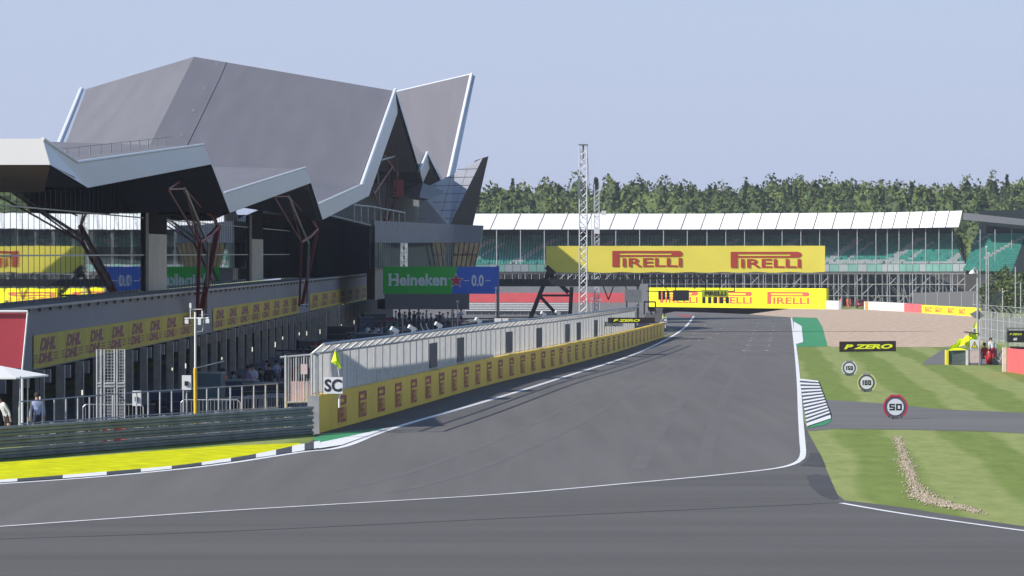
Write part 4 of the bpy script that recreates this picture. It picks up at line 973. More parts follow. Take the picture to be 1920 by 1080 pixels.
# ------------------------------------------------------------------ woodland behind
leafs = [mat('leaf_'+n_, c, .8, var=.25, scale=.3, spec=.2) for n_, c in (('mid',(.108,.15,.045)),('light',(.16,.195,.06)),('dark',(.07,.102,.04)),('pine',(.035,.06,.038)),('olive',(.115,.125,.045)))]
wd = MB()
def crown(mb, x, y, z0, rx, rz, n, slots, lf, conif=False):
    for _ in range(n):
        if conif:
            t = random.random()**.7; a = random.random()*6.283; rr = rx*(1-t)*random.uniform(.5,1.05)+.1; p = Vector((x+rr*math.cos(a), y+rr*math.sin(a), z0+rz*2*t))
        else:
            u = Vector((random.gauss(0,1),random.gauss(0,1),random.gauss(0,1))).normalized()*(random.random()**.33)
            k = 1+.10*math.sin(u.x*5+x)+.06*math.sin(u.z*6+y); p = Vector((x+u.x*rx*k, y+u.y*rx*k, z0+rz+u.z*rz*k))
        s_ = lf*random.uniform(.6,1.3); a = Vector((random.gauss(0,1),random.gauss(0,1),random.gauss(0,1))).normalized(); b = a.cross(Vector((random.random(),random.random(),random.random()))).normalized()
        c = a.cross(b); k = len(mb.v); mb.v += [tuple(p+b*s_), tuple(p+c*s_*.8), tuple(p-b*s_), tuple(p-c*s_*.8)]; mb.f.append((k,k+1,k+2,k+3)); mb.m.append(random.choice(slots))
def core(mb, x, y, zc, rx, rz):
    k = len(mb.v); nn, mm = 9, 6
    for a in range(mm+1):
        for b in range(nn):
            ph = math.pi*a/mm-math.pi/2; th = 6.283*b/nn; q = 1+random.uniform(-.12,.12); mb.v.append((x+rx*q*math.cos(ph)*math.cos(th), y+rx*q*math.cos(ph)*math.sin(th), zc+rz*q*math.sin(ph)))
    for a in range(mm):
        for b in range(nn): mb.f.append((k+a*nn+b, k+a*nn+(b+1)%nn, k+(a+1)*nn+(b+1)%nn, k+(a+1)*nn+b)); mb.m.append(random.choice([2,2,0]))
for row, (dy, zt) in enumerate(((868,17.5),(880,20),(893,22),(908,23.6),(925,25.3),(945,26.6),(962,27.2))):
    x = -45+row*2
    while x < 155:
        h_ = zt+random.uniform(-1.0,.9)+.9*math.sin(x*.13+row); con = row >= 4 and random.random() < .22
        far_ = x > 112 or x < -12; y = dy+random.uniform(-5,5)
        if con: crown(wd, x, y, h_*.3, 2.6, (h_+random.uniform(-.5,.5))*.35, 200 if far_ else 700, [3,2,3], .32, True); core(wd, x, y, h_*.5, 1.3, h_*.33); x += random.uniform(2,4)
        else:
            rx = random.uniform(2.8,5.2); crown(wd, x, y, h_*.28, rx, h_*.36, 200 if far_ else (1150 if row > 2 else 800), random.choice([[0,0,2],[0,1,1],[0,2,2],[0,1,2],[1,1,0],[2,2,3],[4,4,0],[0,1,4]]), .36); core(wd, x, y, h_*.59, rx*.85, h_*.35); x += random.uniform(2.8,4.8)
wd.build('woodland', leafs, label='far mixed woodland reading as one mass above the grandstand roof', cat='woodland', kind='stuff')
# individual dark trees right of the stand
bark = mat('bark', (.09,.07,.055), .9)
for i, (px, d, ht, lb) in enumerate(((1862,560,5.2,'dark bushy tree behind the twin tall poles at the right'),(1893,540,5.8,'leafy tree with pale foliage near the right edge below the stand roof'),(1925,530,6.6,'dark tree cut by the right edge of the picture'),(1880,600,7.2,'dark tree furthest back between the twin poles and the right edge'))):
    x = W(px,0,d).x; o = thing('tree', lb, 'tree', (x,d,0)); m_ = MB(); m_.tube((0,0,0), (.1,0,ht*.6), .16, 7, .07)
    for k in range(5): a = k*1.3; m_.tube((0,0,ht*.3+k*.3), (math.cos(a)*1.1,math.sin(a)*1.1,ht*.5+k*.4), .06, 5, .02)
    m_.build('trunk', bark, o); m_ = MB(); crown(m_, 0, 0, ht*.12, 1.9, ht*.44, 900, [[2,0,2],[0,1,2],[2,2,0],[2,0]][i], .22); m_.build('crown', leafs, o)
# ------------------------------------------------------------------ pit lane furniture, near left
def local(name, label, cat, p, group=None, rz=0): return thing(name, label, cat, p, rz, group)
def gp_(px, d): x = d*(px-960)/FL; return Vector((x, d, gz(x, d)))
# white canopy
o = local('canopy', 'white flat canopy on thin poles over people at the left edge', 'canopy', (W(20,0,139).x, 139, 0))
m_ = MB(); A0, A1, A2, A3 = W(-60,686,139), W(8,687,139), W(91,704,141), W(-60,708,137.5)
m_.prism([W(-60,686,142), W(2,686,142), W(91,703,140), W(30,708,137.6), W(-60,708,137.6)], (0,0,-.05)); rel(m_, o).build('roof_sheet', mat('canopy_sheet', (.78,.78,.78), .6, var=.03), o)
m_ = MB(); 
for px, d in ((52,139.5),(38,137.8),(-20,141)): mm = MB(); mm.tube(W(px,705,d), (W(px,0,d).x,d,0), .025); rel(mm, o).build('pole', steel, o)
# railing behind the guardrail
o = local('railing', 'steel post and rail barrier behind the guardrail on the left', 'railing', (W(0,0,142).x, 142, 0))
pts = []
for k in range(23):
    t = k/22; px = 36+t*484; d = 141+t*13
    top = W(px, 753-t*38 if t < .5 else 734-(t-.5)*30, d); b = top.copy(); b.z = gz(b.x, d)-.1; pts.append((b, top))
for b, t_ in pts: m_ = MB(); m_.tube(b, t_, .032, 6); rel(m_, o).build('post', steel, o)
for fr in (1.0, .52): m_ = MB(); m_.path([b.lerp(t_, fr) for b, t_ in pts], .024, 5); rel(m_, o).build('rail', steel, o)
# full height turnstile style gate panels
o = local('gate_panel', 'tall barred steel gate panels standing behind the guardrail', 'gate', (W(208,0,146).x, 146, 0))
for (a, b) in ((182,190),(196,215),(220,234)):
    m_ = MB(); dd = 146
    zt_, zb_ = W(0,655,dd).z, W(0,782,dd).z-.3
    xa, xb = W(a,0,dd).x, W(b,0,dd).x
    for xx in (xa, xb): m_.tube((xx,dd,zb_), (xx,dd,zt_), .035, 6)
    rel(m_, o).build('frame', steel, o)
    m_ = MB(); z = zb_+.08; n_ = 0
    while z < zt_: m_.tube((xa,dd,z), (xb,dd,z), .012 if abs(z-(zb_+zt_)/2-.1) > .07 else .05, 4); z += .105
    for k in range(1,3): m_.tube((xa+(xb-xa)*k/3,dd,zb_), (xa+(xb-xa)*k/3,dd,zt_), .010, 4)
    rel(m_, o).build('bars', steel, o)
# weather mast
md = 145; o = local('weather_mast', 'slim mast with yellow lower tube carrying weather sensors behind the guardrail', 'mast', (W(366,0,md).x, md, gz(W(366,0,md).x, md)))
m_ = MB(); m_.tube(W(366,692,md), W(366,585,md), .035); rel(m_, o).build('upper_tube', white, o)
m_ = MB(); b = W(367,772,md); b.z = gz(b.x,md); m_.tube(b, W(366,690,md), .07); rel(m_, o).build('lower_tube', mat('mast_yellow', (.75,.42,.02), .5), o)
m_ = MB(); m_.tube(W(346,597,md), W(391,596,md), .025); m_.tube(W(357,580,md), W(379,580,md), .015); rel(m_, o).build('crossbar', white, o)
for (px, y, sx_, sz_) in ((350,603,.12,.14),(389,602,.12,.14),(357,573,.07,.17),(374,603,.10,.22),(379,588,.05,.2)): m_ = MB(); m_.box(W(px,y,md), (sx_,.12,sz_)); m_.tube(W(px,y,md), W(px,597,md), .012, 4); rel(m_, o).build('sensor', white, o)
m_ = MB(); m_.path([W(368,623,md), W(380,621,md), W(382,600,md)], .015, 4); m_.tube(W(367,690,md-.1), W(420,677,md+1), .02, 5); rel(m_, o).build('bracket', steel, o)
# white equipment boxes
def ebox(px0, px1, y0, y1, d, lb, m=white):
    a, b = W(px0,y1,d), W(px1,y0,d); o = local('equipment_box', lb, 'box', ((a.x+b.x)/2, d, a.z), group='pale equipment boxes in the pit lane')
    m_ = MB(); m_.box(((0),(.15),(b.z-a.z)/2), (b.x-a.x,.3,b.z-a.z)); m_.build('case', m, o)
    m_ = MB(); m_.box((0,-.02,(b.z-a.z)*.45), ((b.x-a.x)*.4,.06,(b.z-a.z)*.3)); m_.build('display', blackm, o)
    if y1 < 765: 
        z_ = gz(a.x,d)-a.z; m_ = MB(); m_.tube((0,.15,0), (0,.15,z_), .03); m_.build('stand', steel, o)
ebox(248,264,733,761,148,'white box on a pole just right of the barred gate panels')
ebox(341,358,704,731,147,'pale grey box on a pole just left of the weather mast')
ebox(927,940,597,615,270,'white cabinet, left of a pair above the pit wall fence')
ebox(942,953,597,613,270,'white cabinet, right of a pair above the pit wall fence')
# pedestrian gate
o = local('pedestrian_gate', 'barred steel pedestrian gate beside the end of the pit wall', 'gate', (W(560,0,152).x, 152, 0))
for px in (536,595): m_ = MB(); m_.tube(W(px,666,152), (W(px,0,152).x,152,-.2), .055); rel(m_, o).build('post', steel, o)
m_ = MB(); m_.tube(W(525,670,152), W(600,664,152), .045); rel(m_, o).build('rail', steel, o)
m_ = MB(); m_.tube(W(536,755,152), W(595,752,152), .04); rel(m_, o).build('rail', steel, o)
m_ = MB()
for k in range(11): px = 541+k*4.9; m_.tube(W(px,668,152), W(px,754,152), .016 if k % 3 else .035, 4)
rel(m_, o).build('bars', steel, o)
m_ = MB(); m_.box(W(570,692,151.9), (.24,.02,.36)); rel(m_, o).build('notice', mat('notice_pale', (.62,.50,.50), .6), o)
m_ = MB(); m_.box(W(569,735,152.6), (.9,.4,.75)); m_.build('crate', mat('crate_pink', (.60,.42,.42), .7), origin=W(569,735,152.6), label='pale pinkish crate behind the barred pedestrian gate', cat='crate')
# crowd barriers
def barrier_proto():
    o = local('crowd_barrier', 'tubular steel crowd barrier', 'barrier', (0,0,0), group='crowd barriers in the pit lane')
    m_ = MB(); m_.path([(-1.1,0,.05),(-1.1,0,.95),(-1.0,0,1.05),(1.0,0,1.05),(1.1,0,.95),(1.1,0,.05)], .02, 5); m_.tube((-1.1,0,.2),(1.1,0,.2),.018,4); m_.build('frame', steel, o)
    m_ = MB()
    for k in range(15): m_.tube((-1.0+k*.143,0,.2),(-1.0+k*.143,0,1.05),.008,4)
    m_.build('bars', steel, o)
    m_ = MB()
    for s_ in (-1,1): m_.box((s_*.8,0,.02), (.05,.6,.04))
    m_.build('foot', steel, o); return o
bp = barrier_proto(); locs = [(212,156,.1,'crowd barrier just right of the barred gate panels'),(445,158,.25,'leftmost crowd barrier of the row left of the pedestrian gate'),(480,160,.2,'second crowd barrier from the left in the row left of the pedestrian gate'),(512,162,.35,'third crowd barrier from the left in the row left of the pedestrian gate'),(543,164,.3,'crowd barrier directly behind the pedestrian gate'),(395,156,-.1,'crowd barrier just right of the weather mast')]
for i, (px, d, rz, lb) in enumerate(locs):
    p = gp_(px, d)
    if i == 0: bp.location = p; bp.rotation_euler.z = rz; bp['label'] = lb
    else: dup(bp, p, rz, lb)
# safety car boards
def sc_board(lb, px0, px1, y0, y1, d, x_):
    o = local('safety_board', lb, 'sign', W(px0,y1,d), group='boards reading SC'); s_ = d/FL; w_, h_ = (px1-px0)*s_, (y1-y0)*s_
    P = Plane((0,0,0), (1,-.15,0), (0,0,1), .015); m_ = MB(); m_.prism([P.p(0,0,0),P.p(w_,0,0),P.p(w_,h_,0),P.p(0,h_,0)], (0,.06,0)); m_.build('panel', mat('sc_plate', (.60,.60,.64), .5, var=.04), o)
    m_ = MB(); P.text(m_, 'SC', w_*.04, h_*.12, w_*.96, h_*.88, .03); m_.build('lettering', blackm, o)
    m_ = MB(); m_.tube((w_*.8,.1,-.5), (w_*.8,.1,h_*.7), .04); m_.build('post', white, o)
sc_board('larger white board reading SC on top of the near end of the pit wall', 607, 643, 707, 738, 150.6, 0)
sc_board('small white board reading SC at the far end of the pit wall', 1238, 1250, 595, 605, 395, 0)
# yellow flag
o = local('signal_flag', 'bright yellow green flag furled on a stick above the SC board', 'flag', W(630,690,150.8))
m_ = MB(); fl = [(628,657),(634,662),(637,676),(640,690),(636,692),(630,685),(621,679),(625,667)]
a = [W(x,y,150.8+.06*math.sin(i*2)) for i, (x, y) in enumerate(fl)]; c_ = W(631,676,150.65)
for i in range(len(a)): m_.face([a[i], a[(i+1) % len(a)], c_]); m_.face([a[i]+Vector((0,.06,0)), a[(i+1) % len(a)]+Vector((0,.06,0)), c_+Vector((0,.22,0))])
rel(m_, o).build('cloth', mat('flag_cloth', (.62,.85,.02), .7, var=.1, scale=6), o)
m_ = MB(); m_.tube(W(629,655,150.9), W(636,706,150.9), .015); rel(m_, o).build('stick', white, o)
# people along the garages and pit lane
rnd = random.Random(5); tops = ['white','navy','black','grey','lilac','blue','orange','teal','red','white']
spec = [(418,178,'orange','black','person in an orange top in front of the garages right of the weather mast'),(466,182,'lilac','navy','person in a lilac top beside the dark carts'),(474,186,'white','black','person in white beside the person in lilac'),(438,192,'teal','navy','person in dark teal right behind the person in orange'),
 (505,200,'black','black','person in black left of the pedestrian gate'),(530,206,'navy','navy','person in navy just left of the pedestrian gate posts'),(565,236,'grey','black','person in grey above the pedestrian gate'),(586,250,'white','black','person in white just left of the catch fence end'),(612,268,'red','black','person in red above the near end of the catch fence')]
for px, d, t_, l_, lb in spec: p = gp_(px, d); person(p.x, p.y, p.z, rnd.uniform(0,6.2), rnd.choice(['stand','walk','phone']), t_, l_, lb, 'people in the pit lane')
adj = ['first','second','third','fourth','fifth','sixth','seventh','eighth','ninth','tenth','eleventh','twelfth','thirteenth','fourteenth','fifteenth','sixteenth']
for i in range(16):
    px = 742+i*8.2+rnd.uniform(-2,2); d = 405+rnd.uniform(-25,35); p = gp_(px, d); t_ = rnd.choice(['white','grey','lilac','navy','white','black'])
    person(p.x, p.y, p.z+.45, rnd.uniform(0,6.2), rnd.choice(['stand','walk','phone']), t_, rnd.choice(['black','navy']), f'person in {t_} top, {adj[i]} from the left in the crowd under the beer board', 'people under the beer board')
m_ = MB(); m_.prism([W(735,0,375)*Vector((1,1,0)), W(880,0,375)*Vector((1,1,0)), W(880,0,455)*Vector((1,1,0)), W(735,0,455)*Vector((1,1,0))], (0,0,.45)); m_.build('platform', asphr, kind='structure')
for i in range(20):
    px = 385+i*17+rnd.uniform(-4,4); d = 178+(px-385)*.42+rnd.uniform(0,22); p = gp_(px, d); t_ = rnd.choice(['white','grey','lilac','navy','black','blue','teal','red'])
    person(p.x, p.y, p.z, rnd.uniform(0,6.2), rnd.choice(['stand','walk','phone','reach']), t_, rnd.choice(['black','navy','grey']), f'person in {t_} top along the garage fronts, number {i+1} of twenty counted from the left', 'people along the garage fronts')
for i in range(14):
    px = 690+i*8.6+rnd.uniform(-2,2); d = 352+rnd.uniform(-12,12); p = gp_(px, d); t_ = rnd.choice(['white','grey','lilac','white','blue','teal'])
    person(p.x, p.y, p.z, rnd.uniform(0,6.2), rnd.choice(['stand','walk','phone']), t_, rnd.choice(['black','navy','grey']), f'person in {t_} top, {adj[i]} from the left in the front row below the beer board', 'front row people below the beer board')
# carts and tyre stacks
def cart(lb, px, d, col, w_=1.8, h_=1.3, z=None, canopy=False):
    p = gp_(px, d); o = local('equipment_cart', lb, 'cart', p, group='equipment carts in the pit lane', rz=rnd.uniform(-.3,.3)); m_ = MB(); m_.box((0,0,.25+h_/2), (w_,.9,h_)); m_.build('cabinet', col, o)
    m_ = MB(); m_.box((0,0,.27+h_), (w_*1.04,.95,.06)); m_.box((0,-.46,.25+h_*.66), (w_*.94,.02,.03)); m_.box((0,-.46,.25+h_*.36), (w_*.94,.02,.03)); m_.build('worktop', steeld, o)
    for sx_ in (-1,1):
        for sy_ in (-1,1): m_ = MB(); m_.tube((sx_*w_*.38,sy_*.38-.04,.13),(sx_*w_*.38,sy_*.38+.04,.13),.13,10); m_.build('wheel', blackm, o)
    if canopy:
        m_ = MB(); m_.box((0,0,2.45), (w_*1.3,1.2,.08)); m_.build('canopy', blackm, o)
        for sx_ in (-1,1): m_ = MB(); m_.tube((sx_*w_*.45,0,.25+h_),(sx_*w_*.45,0,2.45),.035); m_.build('upright', steel, o)
tealc = mat('cart_teal', (.05,.10,.12), .5); cartb = mat('cart_blue', (.03,.05,.11), .5); cartr = mat('cart_red', (.25,.02,.03), .5)
cart('teal covered cart just right of the weather mast', 390, 168, tealc, 1.2, 1.5); cart('dark blue cart left of the person in lilac', 445, 176, cartb, 1.6, 1.0)
cart('black cart in front of the people left of the pedestrian gate', 500, 176, mat('cart_black', (.03,.03,.035), .5), 2.2, .9); cart('red cart with black canopy behind the pedestrian gate', 590, 240, cartr, 3.2, 1.3, canopy=True)
cart('long black timing stand with canopy above the near part of the catch fence', 650, 262, mat('cart_black', (.03,.03,.035), .5), 4.2, 1.4, canopy=True); cart('grey blue cart with rounded cover above the catch fence', 700, 300, cartb, 2.4, 1.9)
cart('black timing stand with canopy, middle of the pit wall', 800, 330, MATS['cart_black'], 5.0, 1.5, canopy=True); cart('black timing stand with canopy left of the white cabinets', 885, 345, MATS['cart_black'], 3.2, 1.2, canopy=True)
cart('dark timing stand between gantry legs and white cabinets', 985, 330, MATS['cart_black'], 3.6, 1.9, canopy=True); cart('dark timing stand behind the tall lattice tower', 1060, 345, cartb, 3.4, 1.9, canopy=True); cart('dark timing stand right of the tall lattice tower', 1135, 350, MATS['cart_black'], 3.4, 2.0, canopy=True)
cart('small dark cart near the garages under the first courier banner', 250, 172, MATS['cart_black'], 1.6, 1.0); cart('red cart near the garages left of the barred gate panels', 160, 165, cartr, 1.2, .8); cart('dark cart near garages under the lower roof support', 320, 176, cartb, 1.6, 1.1)
hc = [('tall navy tool cabinet','cart_blue'),('tall black screen cabinet','cart_black'),('tall red tool cabinet','cart_red'),('tall teal cabinet','cart_teal')]
for i in range(12):
    px = 560+i*15.5+rnd.uniform(-4,4); d = FD(px, 3.5+rnd.uniform(0,3.5))*.96; k, mn = hc[i % 4] if i else hc[0]
    cart(f'{k}, {adj[i]} from left of twelve along the garage fronts', px, d, MATS[mn], rnd.uniform(1.0,2.4), rnd.uniform(1.3,2.0))
for i in range(22):
    px = 585+i*7.2+rnd.uniform(-3,3); d = min(395, FD(px, 4.5+rnd.uniform(0,6)))*.95; p = gp_(px, d); t_ = rnd.choice(['white','grey','lilac','white','blue','red','navy'])
    person(p.x, p.y, p.z, rnd.uniform(0,6.2), rnd.choice(['stand','walk','phone','bend']), t_, rnd.choice(['black','navy','grey']), f'person in {t_} top among tall cabinets, number {i+1} of twenty two from left', 'people among the tall cabinets')
def tyres(lb, px, d):
    p = gp_(px, d); o = local('tyre_stack', lb, 'tyre stack', p, group='tyre stacks in the pit lane')
    for k in range(4): m_ = MB(); m_.lathe((0,0,k*.3), [(.18,.02),(.30,0),(.34,.06),(.34,.22),(.30,.28),(.18,.26),(.18,.02)], 16); m_.build('tyre', blackm, o)
tyres('tyre stack just left of the dark cart below the lower roof support', 298, 174); tyres('tyre stack right of the teal covered cart', 410, 174); tyres('tyre stack behind crowd barriers left of the pedestrian gate', 470, 178)
# poles above the fence
def pole(lb, px, d, ytop, r=.05, m=steel, ball=False):
    x = W(px,0,d).x; o = local('pole', lb, 'pole', (x, d, 0), group='poles in the pit area'); H = CH-(ytop-HY)*d/FL; m_ = MB(); m_.tube((0,0,0),(0,0,H), r); m_.build('shaft', m, o)
    m_ = MB(); m_.box((0,0,H), (r*4,r*4,r*3)); m_.build('cap', m, o)
pole('grey pole over the pit wall fence left of the crowd', 755, 300, 590); pole('grey pole between the crowd and the white cabinets', 848, 310, 585); pole('taller grey pole right of the crowd under the beer board', 858, 310, 565)
pole('dark pole with box under the right edge of the beer board', 930, 320, 540, .05, steeld); pole('white pole behind the right gantry leg', 1075, 300, 590, .05, white); pole('grey pole right of the tall lattice tower', 1109, 310, 560); pole('grey pole far right of the lattice towers', 1125, 310, 562)
# cameras on the fence
for k, (px, lb) in enumerate(((735,'small white camera on the fence top, nearest the camera'),(768,'small white camera on the fence top left of the tilted poles'),(818,'small white camera on the fence top right of the tilted poles'),(893,'small white camera on the fence top left of the white cabinets'),(1016,'small white camera on the fence top below the gantry leg'),(1043,'small white camera on the fence top just left of the tall lattice tower'))):
    s_ = s_at(px); p, u = at_arc(s_); p = p+Vector((.1,0,z2f+.12)); o = local('fence_camera', lb, 'camera', p, group='small white cameras on the pit wall fence', rz=.4)
    m_ = MB(); Mq = Matrix.Rotation(R(28), 3, 'Y'); m_.box((0,0,.1), (.34,.18,.16), M=Mq); m_.build('housing', white, o); m_ = MB(); m_.tube((0,0,-.15),(0,0,.06),.025); m_.build('bracket', steel, o)
for px, lb in ((788,'left of two slanting white poles above the pit wall fence'),(798,'right of two slanting white poles above the pit wall fence')):
    o = local('slanting_pole', lb, 'pole', W(px+8,630,262)*Vector((1,1,0))); m_ = MB(); m_.tube(W(px,606,262), W(px+10,632,262), .035); m_.tube(W(px+10,632,262), W(px+10,632,262)*Vector((1,1,0)), .035); rel(m_, o).build('shaft', white, o)
# control stand at the far end of the pit wall
o = local('control_stand', 'dark grey control cabin with roof rails at the far end of the pit wall', 'cabin', W(1200,0,330)*Vector((1,1,0)))
m_ = MB(); m_.prism([W(1134,612,300), W(1168,612,300), W(1168,604,300), W(1134,604,300)], (0,4,0)); rel(m_, o).build('base', steeld, o)
m_ = MB(); m_.prism([W(1205,604,375), W(1240,601,375), W(1243,578,375), W(1232,578,375), W(1228,588,375), W(1212,586,375)], (0,3,0)); rel(m_, o).build('body', mat('cabin_grey', (.12,.125,.13), .6), o)
m_ = MB(); 
for (a, b) in (((1207,566),(1229,566)),((1208,566),(1208,590)),((1229,566),(1229,588)),((1215,575),(1223,590)),((1195,571),(1195,600)),((1175,565),(1175,600))): m_.tube(W(*a,374), W(*b,374), .07, 5)
rel(m_, o).build('rail', blackm, o)
m_ = MB(); m_.prism([W(1172,567,380), W(1203,567,380), W(1203,543,380), W(1172,543,380)], (0,2,0)); rel(m_, o).build('screen', mat('cabin_screen', (.16,.17,.18), .5), o)
# marshal with yellow at wall end
p = W(1246,0,402); person(p.x, p.y, .4, 2.5, 'reach', 'yellow', 'grey', 'marshal in lime jacket reaching up behind the small SC board')

# ------------------------------------------------------------------ right hand marshal post
RD = 268
o = local('generator_box', 'grey box with yellow edged ends under bright yellow sheeting by the marshal post', 'box', W(1795,0,RD)*Vector((1,1,0)))
s_ = RD/FL; x0, x1 = W(1779,0,RD).x, W(1810,0,RD).x; hz = 27*s_
m_ = MB(); m_.box(((x0+x1)/2,RD+.5,hz/2+.03), (x1-x0,.9,hz-.06)); rel(m_, o).build('body', mat('box_green_grey', (.10,.13,.13), .6, var=.25, scale=6), o)
for xx, mm in ((W(1776.5,0,RD).x, mat('edge_yellow', (.75,.65,.03), .5)), (W(1813,0,RD).x, white)): m_ = MB(); m_.box((xx,RD+.45,hz/2), (.14,1.0,hz+.04)); rel(m_, o).build('end_frame', mm, o)
# yellow sheeting: crumpled heap
o = local('yellow_sheeting', 'crumpled fluorescent yellow sheeting with raised corner over the grey box', 'tarpaulin', W(1805,655,RD))
out = [(1777,657),(1783,648),(1795,642),(1798,634),(1806,636),(1812,628),(1817,629),(1824,617),(1828,603),(1831,603),(1832,634),(1832,640),(1822,646),(1818,656)]
m_ = MB(); rr_ = random.Random(3)
def sheet(dd, am):
    ctr = [W(1808,646,RD+dd+am), W(1822,634,RD+dd-am), W(1795,651,RD+dd-am*.5)]
    a = [W(x,y,RD+dd+rr_.uniform(-.2,.2)) for x, y in out]
    for i in range(len(a)):
        b = a[(i+1) % len(a)]; mid = (a[i]+b)/2; c = min(ctr, key=lambda q: (q-mid).length); m_.face([a[i], b, c])
        c2 = min(ctr, key=lambda q: (q-b).length)
        if c2 is not c: m_.face([b, c2, c])
    m_.face(ctr)
sheet(0, -.45); sheet(.7, .4)
rel(m_, o).build('sheet', mat('fluoro_yellow', (.80,.95,.01), .6, var=.05, scale=3), o)
m_ = MB(); m_.box(W(1827,621,RD-.3), (.25,.02,.42)); rel(m_, o).build('plate', white, o)
Pp = Plane(W(1824.5,625,RD-.33), (1,0,0), (0,0,1), .01); m_ = MB(); Pp.text(m_, 'F', .03, .03, .14, .26, .03); rel(m_, o).build('letter', blackm, o)
# warning board trolley
o = local('warning_board', 'white trolley board with yellow warning triangle under a thin dark shelf', 'sign', W(1828,0,RD-1)*Vector((1,1,0))); q = RD-1
Pw = Plane(W(1819,684,q), (1,0,0), (0,0,1), .02); s_ = q/FL; U = lambda v: v*s_
m_ = MB(); m_.prism([Pw.p(U(0),U(4),0),Pw.p(U(17),U(4),0),Pw.p(U(17),U(28),0),Pw.p(U(0),U(28),0)], (0,.5,0)); rel(m_, o).build('pale_case', mat('case_pale', (.62,.47,.46), .6), o)
m_ = MB(); m_.prism([Pw.p(U(-.5),U(29),.03),Pw.p(U(16.5),U(29),.03),Pw.p(U(16.5),U(47),.03),Pw.p(U(-.5),U(47),.03)], (0,.06,0)); rel(m_, o).build('notice', white, o)
m_ = MB(); Pw.quad(m_, [(U(1.5),U(31)),(U(14.5),U(31)),(U(8),U(44.5))], .045); rel(m_, o).build('triangle_edge', blackm, o)
m_ = MB(); Pw.quad(m_, [(U(3.4),U(32.2)),(U(12.6),U(32.2)),(U(8),U(42))], .052); rel(m_, o).build('triangle', mat('warn_yellow', (.85,.65,.02), .5), o)
m_ = MB(); Pw.rect(m_, U(7.5), U(35), U(8.5), U(39.5), .06); Pw.rect(m_, U(7.5), U(33), U(8.5), U(34), .06); rel(m_, o).build('exclamation_mark', blackm, o)
m_ = MB(); m_.prism([W(1810,621.5,q), W(1836,625,q), W(1836,627,q), W(1810,623.5,q)], (0,.8,0)); rel(m_, o).build('shelf', blackm, o)
for px in (1818.5,1836): m_ = MB(); m_.tube(W(px,624,q+.1), W(px,684.5,q+.1), .035); rel(m_, o).build('leg', white if px > 1820 else blackm, o)
# extinguisher trolley, seated marshal
o = local('extinguisher_trolley', 'red fire extinguisher trolley with wheels beside the warning board', 'trolley', W(1860,0,RD)*Vector((1,1,0))); redp = mat('extinguisher_red', (.42,.02,.025), .35)
for px, y in ((1856,671),(1864,668)): m_ = MB(); c = W(px,685,RD); m_.lathe((c.x,c.y,.05), [(0,0),(.17,.02),(.19,.1),(.19,.75),(.12,.9),(.05,.95),(.04,1.05),(0,1.06)], 14); rel(m_, o).build('cylinder', redp, o, smooth=True)
m_ = MB(); c = W(1866,685,RD); m_.tube((c.x,RD-.35,.25),(c.x,RD-.25,.25),.25,16); m_.tube((c.x,RD-.3,.3),(c.x+.5,RD-.3,1.1),.03); rel(m_, o).build('wheel', mat('wheel_grey', (.12,.12,.12), .5), o)
m_ = MB(); m_.path([(c.x-.1,RD-.45,.5),(c.x+.2,RD-.5,.2),(c.x+.35,RD-.45,.55),(c.x+.5,RD-.45,.1)], .03, 5); rel(m_, o).build('hose', mat('hose_pale', (.5,.45,.35), .6), o)
p = W(1846,0,RD+.5); person(p.x, p.y, -.40, .4, 'sit', 'red', 'red', 'person in red overalls seated left of the extinguisher trolley')
m_ = MB(); m_.box((0,0,.22), (.45,.45,.05)); ch_ = local('stool', 'small dark stool under the seated person in red', 'stool', (p.x, p.y+.05, 0)); m_ = MB(); m_.box((0,0,.40), (.42,.42,.05)); m_.build('seat', blackm, ch_)
for a in (-1,1):
    for b in (-1,1): m_ = MB(); m_.tube((a*.17,b*.17,0),(a*.17,b*.17,.38),.015); m_.build('leg', steel, ch_)
p = W(1862,0,RD+1.6); person(p.x, p.y, 0, 3.5, 'bend', 'white', 'red', 'person in white top bending behind the extinguisher trolley')
# red barrier at the right edge
a, b = G(1888,697), G(1990,712); o = local('barrier_wall', 'coral red barrier with pale end post at the right edge', 'wall', a); P = Plane(a, b-a, (0,0,1), .02); Lg = (b-a).length
m_ = MB(); m_.prism([P.p(0,0,0),P.p(Lg,0,0),P.p(Lg,1.38,0),P.p(0,1.38,0)], -P.n*.7); rel(m_, o).build('board', pink, o)
m_ = MB(); c = G(1884,697); m_.box(c+Vector((-.02,.1,.70)), (.2,.4,1.44)); rel(m_, o).build('end_post', mat('post_pale', (.66,.62,.55), .6), o)
m_ = MB()
for k in range(6): 
    for j in range(2): c = P.p(.4+k*.6, 0, -.4-j*.0); m_.lathe((c.x,c.y,1.385), [(.1,.0),(.28,0),(.3,.05),(.28,.1),(.1,.1)], 12)
rel(m_, o).build('tyre_top', blackm, o)
